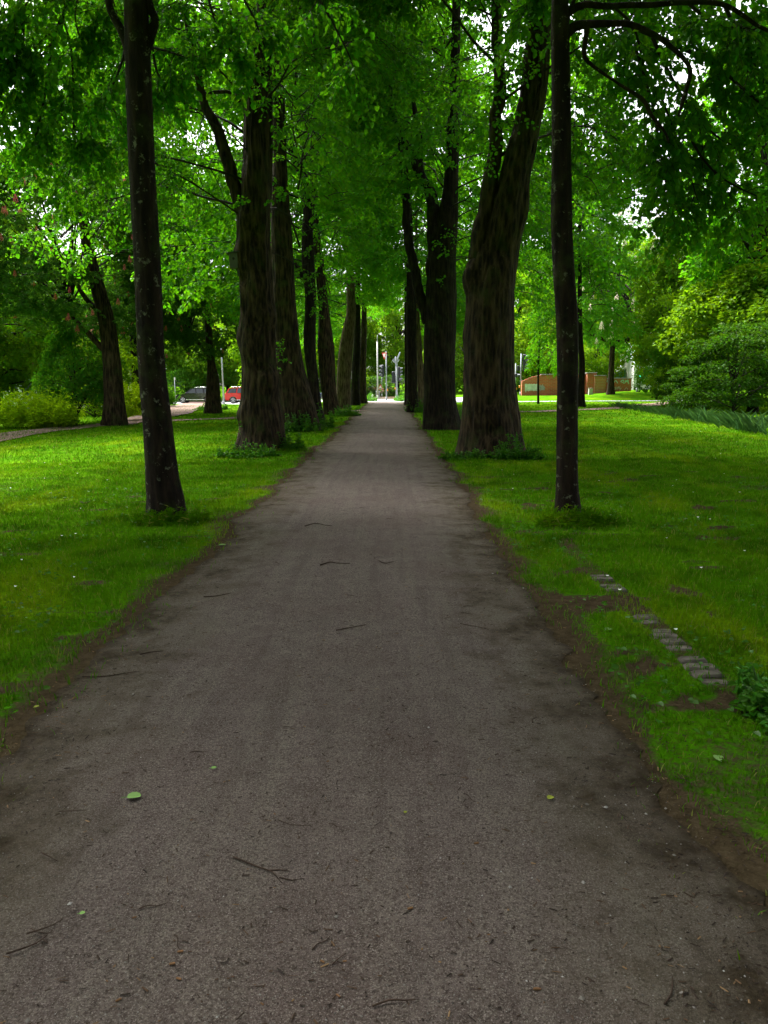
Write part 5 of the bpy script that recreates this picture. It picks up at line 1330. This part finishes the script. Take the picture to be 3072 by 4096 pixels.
x = at_px(2505, 92); house('small blue gabled hut with white bargeboards behind the brick wall', x, 93, 3.6, 3.0, 1.85, .75, pi/2, HBL, HW, 1, 1, 'garden_hut')
x = at_px(2545, 92); house('low white garden building with a brown roof beside the blue hut', x+1.0, 97, 4.5, 4, 2.0, 1.0, 0, HW, SLATE2, 2, 1, 'garden_hut')
x = at_px(2760, 84); house('white house glimpsed through the thicket on the right', x, 90, 10, 8, 5.4, 3.4, -.1, HW, SLATE2, 4, 2, zoff=.3)

# ------------------------------------------------------------------ old paver edging in the right lawn
mb = MB(); rng = np.random.default_rng(8)
A = np.array(EDGE_A[:2]); B = np.array(EDGE_B[:2])
dirv = (B-A)/np.linalg.norm(B-A); rzv = math.atan2(dirv[1], dirv[0]); n = int(np.linalg.norm(B-A)/.105)
for k in range(n):
    c = A + dirv*(k+.5)*.105; zz = float(gz(*c))
    show = 1.0 if k < 12 else .55 if 16 < k < 23 else .08
    if k in (4, 9) or rng.random() > show: continue
    mb.box((c[0]+rng.normal(0, .006), c[1], zz-.011+rng.normal(0, .005)), (.094, .17+rng.normal(0, .012), .05), 0, rzv+rng.normal(0, .05), .95, .012)
tag(mb.build('paver_strip', PAVER), 'strip of old grey pavers sunk in the right lawn', kind='structure')

# ------------------------------------------------------------------ gravel, litter, twigs, leaves on the path
STONE = NT('pebble'); g = STONE.n('ShaderNodeNewGeometry'); STONE.principled(STONE.ramp(g.outputs['Random Per Island'], [(0, (.05, .045, .04)), (.45, (.14, .125, .11)), (.85, (.20, .185, .17)), (1, (.36, .35, .33))]), .8); STONE = STONE.m
LITTER = NT('bark_litter'); g = LITTER.n('ShaderNodeNewGeometry'); LITTER.principled(LITTER.ramp(g.outputs['Random Per Island'], [(0, (.018, .012, .009)), (.62, (.040, .024, .015)), (.88, (.085, .048, .026)), (1, (.24, .15, .075))]), .9); LITTER = LITTER.m
def pz(x, y): 
    e = PATH_HALF; u = np.clip(x/e, -1, 1)
    return 0.006 + 0.03*(1-u**2) + (fbm(np.asarray(x)*2.5, np.asarray(y)*1.2, 0.7, 90, 3)-.5)*0.022*(1-u**4)
def scatter(n, y0, y1, pw, seed, wide=1.4):
    rng = np.random.default_rng(seed); y = y0+(y1-y0)*rng.random(n)**pw; x = (rng.random(n)*2-1)*wide
    return x, y, rng
x, y, rng = scatter(11000, 1.5, 8, 1.6, 61); n = len(x)
r = .0012+.0026*rng.random(n)**3+.0050*(rng.random(n) > .994)
c = np.stack([x, y, pz(x, y)+r*.3], 1); az = rng.random(n)*pi
ax = np.stack([np.cos(az), np.sin(az), 0*az], 1)*(r*(1+.5*rng.random(n)))[:, None]; ay = np.stack([-np.sin(az), np.cos(az), 0*az], 1)*r[:, None]; azv = UPV*(r*.75)[:, None]
V = np.stack([c+ax, c+ay, c-ax, c-ay, c+azv+ax*.2], 1).reshape(-1, 3); k = np.arange(n)[:, None, None]*5
mb = MB(); mb.add(V, (k+np.array([[[0, 1, 4], [1, 2, 4], [2, 3, 4], [3, 0, 4]]])).reshape(-1, 3))
tag(mb.build('gravel', STONE), 'fine loose grit scattered over the path', 'gravel', kind='stuff')
x, y, rng = scatter(16000, 1.5, 12, 1.6, 62, 1.62); n = len(x)
kp = rng.random(n) < .30+.70*sm(.85, 1.35, np.abs(x)); x, y = x[kp], y[kp]; xl = rng.choice([-1, 1], 2600)*(1.55+4.5*rng.random(2600)**1.4); x = np.concatenate([x, xl]); y = np.concatenate([y, 2.2+8*rng.random(2600)]); n = len(x)
Lc = .003+.012*rng.random(n)**2.5; Wc = .0010+.0020*rng.random(n)
az = rng.normal(0, .9, n); ax = np.stack([np.cos(az), np.sin(az), rng.normal(0, .12, n)], 1)*Lc[:, None]; ay = np.stack([-np.sin(az), np.cos(az), 0*az], 1)*Wc[:, None]
zl = np.where(np.abs(x) < 1.62, pz(x, y)+.003, gz(x, y)+.022)
c = np.stack([x, y, zl], 1); top = UPV*(Wc*.8)[:, None]
V = np.stack([c-ax-ay, c+ax-ay, c+ax+ay, c-ax+ay, c-ax*.9+top, c+ax*.9+top], 1).reshape(-1, 3); k = np.arange(n)[:, None, None]*6
mb = MB(); mb.add(V, (k+np.array([[[0, 1, 5, 4], [2, 3, 4, 5]]])).reshape(-1, 4)); mb.f.append(((k+np.array([[[1, 2, 5], [3, 0, 4]]])).reshape(-1, 3), 0, False))
tag(mb.build('bark_litter', LITTER), 'dark bark crumbs and twig scraps littering the path and its edges', 'litter', kind='stuff')

TW2 = plain('fallen_twig', (.042, .026, .018), .9, .2, 0, .3, 30)
def twig(label, pts, r, forks=(), group=None):
    r = r*.62
    W = [G(a, b) for a, b in pts]
    for q in W: q[2] = max(float(pz(q[0], q[1])), float(gz(q[0], q[1]))) + r*.9 + random.uniform(0, .006)
    mb = MB(); c, rr = resample(W, np.linspace(r, r*.45, len(W)), .02); tubes(mb, c[None], rr[None], 6)
    for fk in forks:
        W2 = [G(a, b) for a, b in fk]
        for q in W2: q[2] = float(pz(q[0], q[1])) + r*.7
        c, rr = resample(W2, np.linspace(r*.7, r*.3, len(W2)), .02); tubes(mb, c[None], rr[None], 5)
    return tag(mb.build('twig', TW2), label, 'twig', group)
twig('longest forked twig on the path, lower left of the middle', [(935, 3468), (980, 3490), (1040, 3512), (1090, 3530), (1118, 3560), (1128, 3572)], .0052, [[(1075, 3520), (1120, 3518), (1160, 3522)], [(1120, 3548), (1170, 3560), (1215, 3552)]])
twig('curved dark twig at the lower left edge of the path', [(30, 3855), (90, 3840), (150, 3812), (195, 3782)], .005)
twig('branched wisp of a twig above the curved one at the lower left', [(110, 3778), (160, 3765), (215, 3740), (255, 3715)], .004, [[(160, 3765), (190, 3772), (215, 3760)]])
twig('short straight twig left of the longest forked twig', [(168, 3445), (195, 3460), (232, 3480)], .005)
twig('small forked twig by the bright green fallen leaf', [(236, 3272), (285, 3276), (350, 3272)], .003, [[(285, 3276), (305, 3258), (322, 3240)]])
twig('thin twig right of the longest forked twig', [(1115, 3320), (1165, 3336), (1245, 3340)], .003)
twig('broken crooked twig near the lower middle edge', [(1330, 3905), (1350, 3890), (1385, 3860)], .004, [[(1350, 3890), (1372, 3900)]])
twig('arched twig at the bottom edge, just right of the middle', [(1490, 4080), (1560, 4060), (1620, 4062), (1675, 4052)], .0045)
twig('upright-looking pale twig in the lower right of the path', [(2655, 4050), (2682, 4010), (2688, 3960), (2685, 3930)], .004)
twig('dark twig with a knot across the path in the middle distance', [(1220, 2118), (1262, 2108), (1300, 2116), (1328, 2120)], .010)
twig('reddish twig lying below the knotted one', [(1282, 2278), (1320, 2268), (1345, 2272), (1400, 2272)], .010)
twig('dark twig on the path centre right of the reddish one', [(1516, 2262), (1540, 2270), (1575, 2264)], .008)
twig('long bent twig left of the path centre', [(1345, 2548), (1400, 2538), (1465, 2522)], .007)
twig('long thin root-like twig on the left path edge', [(330, 2715), (420, 2718), (500, 2708), (560, 2702)], .006)
twig('twig across the left side of the path above the root-like one', [(560, 2630), (610, 2622), (655, 2618)], .006)
twig('thin pale twig on the upper left side of the path', [(815, 2400), (870, 2398), (925, 2388)], .007)
twig('hair-thin twig on the right side of the path', [(1840, 2515), (1900, 2525), (1955, 2535)], .004)
twig('thin twig at the right path edge under the grass', [(2720, 3118), (2760, 3140), (2785, 3155)], .004)
twig('bent stick lying on the left lawn before the slim trunk', [(322, 2015), (338, 2022), (362, 2012)], .012)
rng = random.Random(17)
for k in range(46):
    y = 1.9 + 8*rng.random()**1.4; x = rng.uniform(-1.35, 1.35)
    if k == 0:
        mb = MB(); W = [(-.05, 0, .003), (-.015, .006, .005), (.02, -.003, .004), (.05, .004, .002)]; c, rr = resample(W, [.0026, .0024, .002, .0012], .012); tubes(mb, c[None], rr[None], 5)
        src_t = o = mb.build('twig', TW2)
    else:
        o = src_t.copy(); COL.objects.link(o)
    s_ = rng.uniform(.3, .85)
    o.location = (x, y, float(pz(x, y))); o.rotation_euler = (rng.uniform(-.1, .1), rng.uniform(-.04, .04), rng.gauss(0, .8)); o.scale = (s_, s_*rng.uniform(.6, 1.8), s_)
    tag(o, 'finger-length scrap of twig among the many strewn on the path', 'twig', 'twig scraps strewn on the path')
LEAFG = plain('fallen_leaf_green', (.15, .27, .075), .7, .1, 0, .12, 20); LEAFY = plain('fallen_leaf_yellow', (.20, .23, .03), .7, .1, 0, .15, 20); CHIP = plain('wood_chip', (.17, .090, .042), .85, .2, 0, .25, 40)
def fallen(label, px, py, L, az, mat, group=None):
    p = G(px, py); p[2] = max(float(pz(p[0], p[1])), float(gz(p[0], p[1])))+.006
    mb = MB(); n = 22; out = []
    for k in range(n):
        a = k/n*2*pi; r = (1 + .10*(k % 2) - .22*abs(sin(a*.5))**8)*(.52 - .10*cos(a)); x = cos(a)*L*r*1.1; y_ = sin(a)*L*r*.85
        out.append((x*cos(az)-y_*sin(az), x*sin(az)+y_*cos(az), .008*L/.08*abs(y_)/L*3))
    V = np.vstack([[(0, 0, .001)], out]) + p
    mb.add(V, [(0, k+1, (k+1) % n+1) for k in range(n)], 0, False)
    st = np.array([(-.55*L*cos(az), -.55*L*sin(az), .002), (-.95*L*cos(az+.2), -.95*L*sin(az+.2), .004)]) + p
    cyl(mb, st[0], st[1], .0012, 5)
    return tag(mb.build('fallen_leaf', mat), label, 'leaf', group)
fallen('large bright green lime leaf lying on the left half of the path', 540, 3220, .050, .15, LEAFG)
fallen('small pale green leaf further up the path above the large leaf', 858, 3103, .022, .4, LEAFG)
fallen('crumpled yellow-green leaf on the right half of the path', 2202, 3216, .028, .7, LEAFY)
fallen('tiny yellow leaf near the middle of the path', 1622, 3288, .014, 1.2, LEAFY)
fallen('pale green leaf at the left edge of the path beside the lawn', 890, 2186, .07, .2, LEAFG)
fallen('pointed green leaf in the grass at the right path edge', 2872, 3042, .045, 1.3, LEAFG)
fallen('light green leaf on the right lawn near the pavers', 2435, 2524, .05, .5, LEAFG)
fallen('olive leaf lying low on the left half of the path', 334, 3696, .016, .4, LEAFG)
fallen('yellow-brown leaf near the left grass edge', 148, 2835, .025, 1, LEAFY)
rng = random.Random(23); chips = [(766, 3312), (1100, 3290), (730, 3668), (540, 3712), (692, 3904), (718, 3966), (725, 3855), (1050, 4062), (432, 3972), (1312, 3078), (478, 4050), (1905, 3408), (2146, 4000), (1955, 3780), (1640, 3680), (2550, 2940), (1380, 3890), (1355, 4030), (1290, 3890), (298, 2800)]
for k, (a, b) in enumerate(chips):
    p = G(a, b); p[2] = float(pz(p[0], p[1]))
    if k == 0:
        mb = MB(); mb.box((0, 0, .004), (.022, .008, .007), bev=.002); cs_ = o = mb.build('wood_chip', CHIP)
    else:
        o = cs_.copy(); COL.objects.link(o)
    o.location = [float(q) for q in p]; o.rotation_euler = (rng.uniform(-.2, .2), rng.uniform(-.2, .2), rng.uniform(-1, 1)); s_ = rng.uniform(.4, .95); o.scale = (s_, s_*rng.uniform(.7, 1.2), s_)
    tag(o, 'small tan wood chip, one of those dotting the lower path', 'wood chip', 'wood chips on the path')
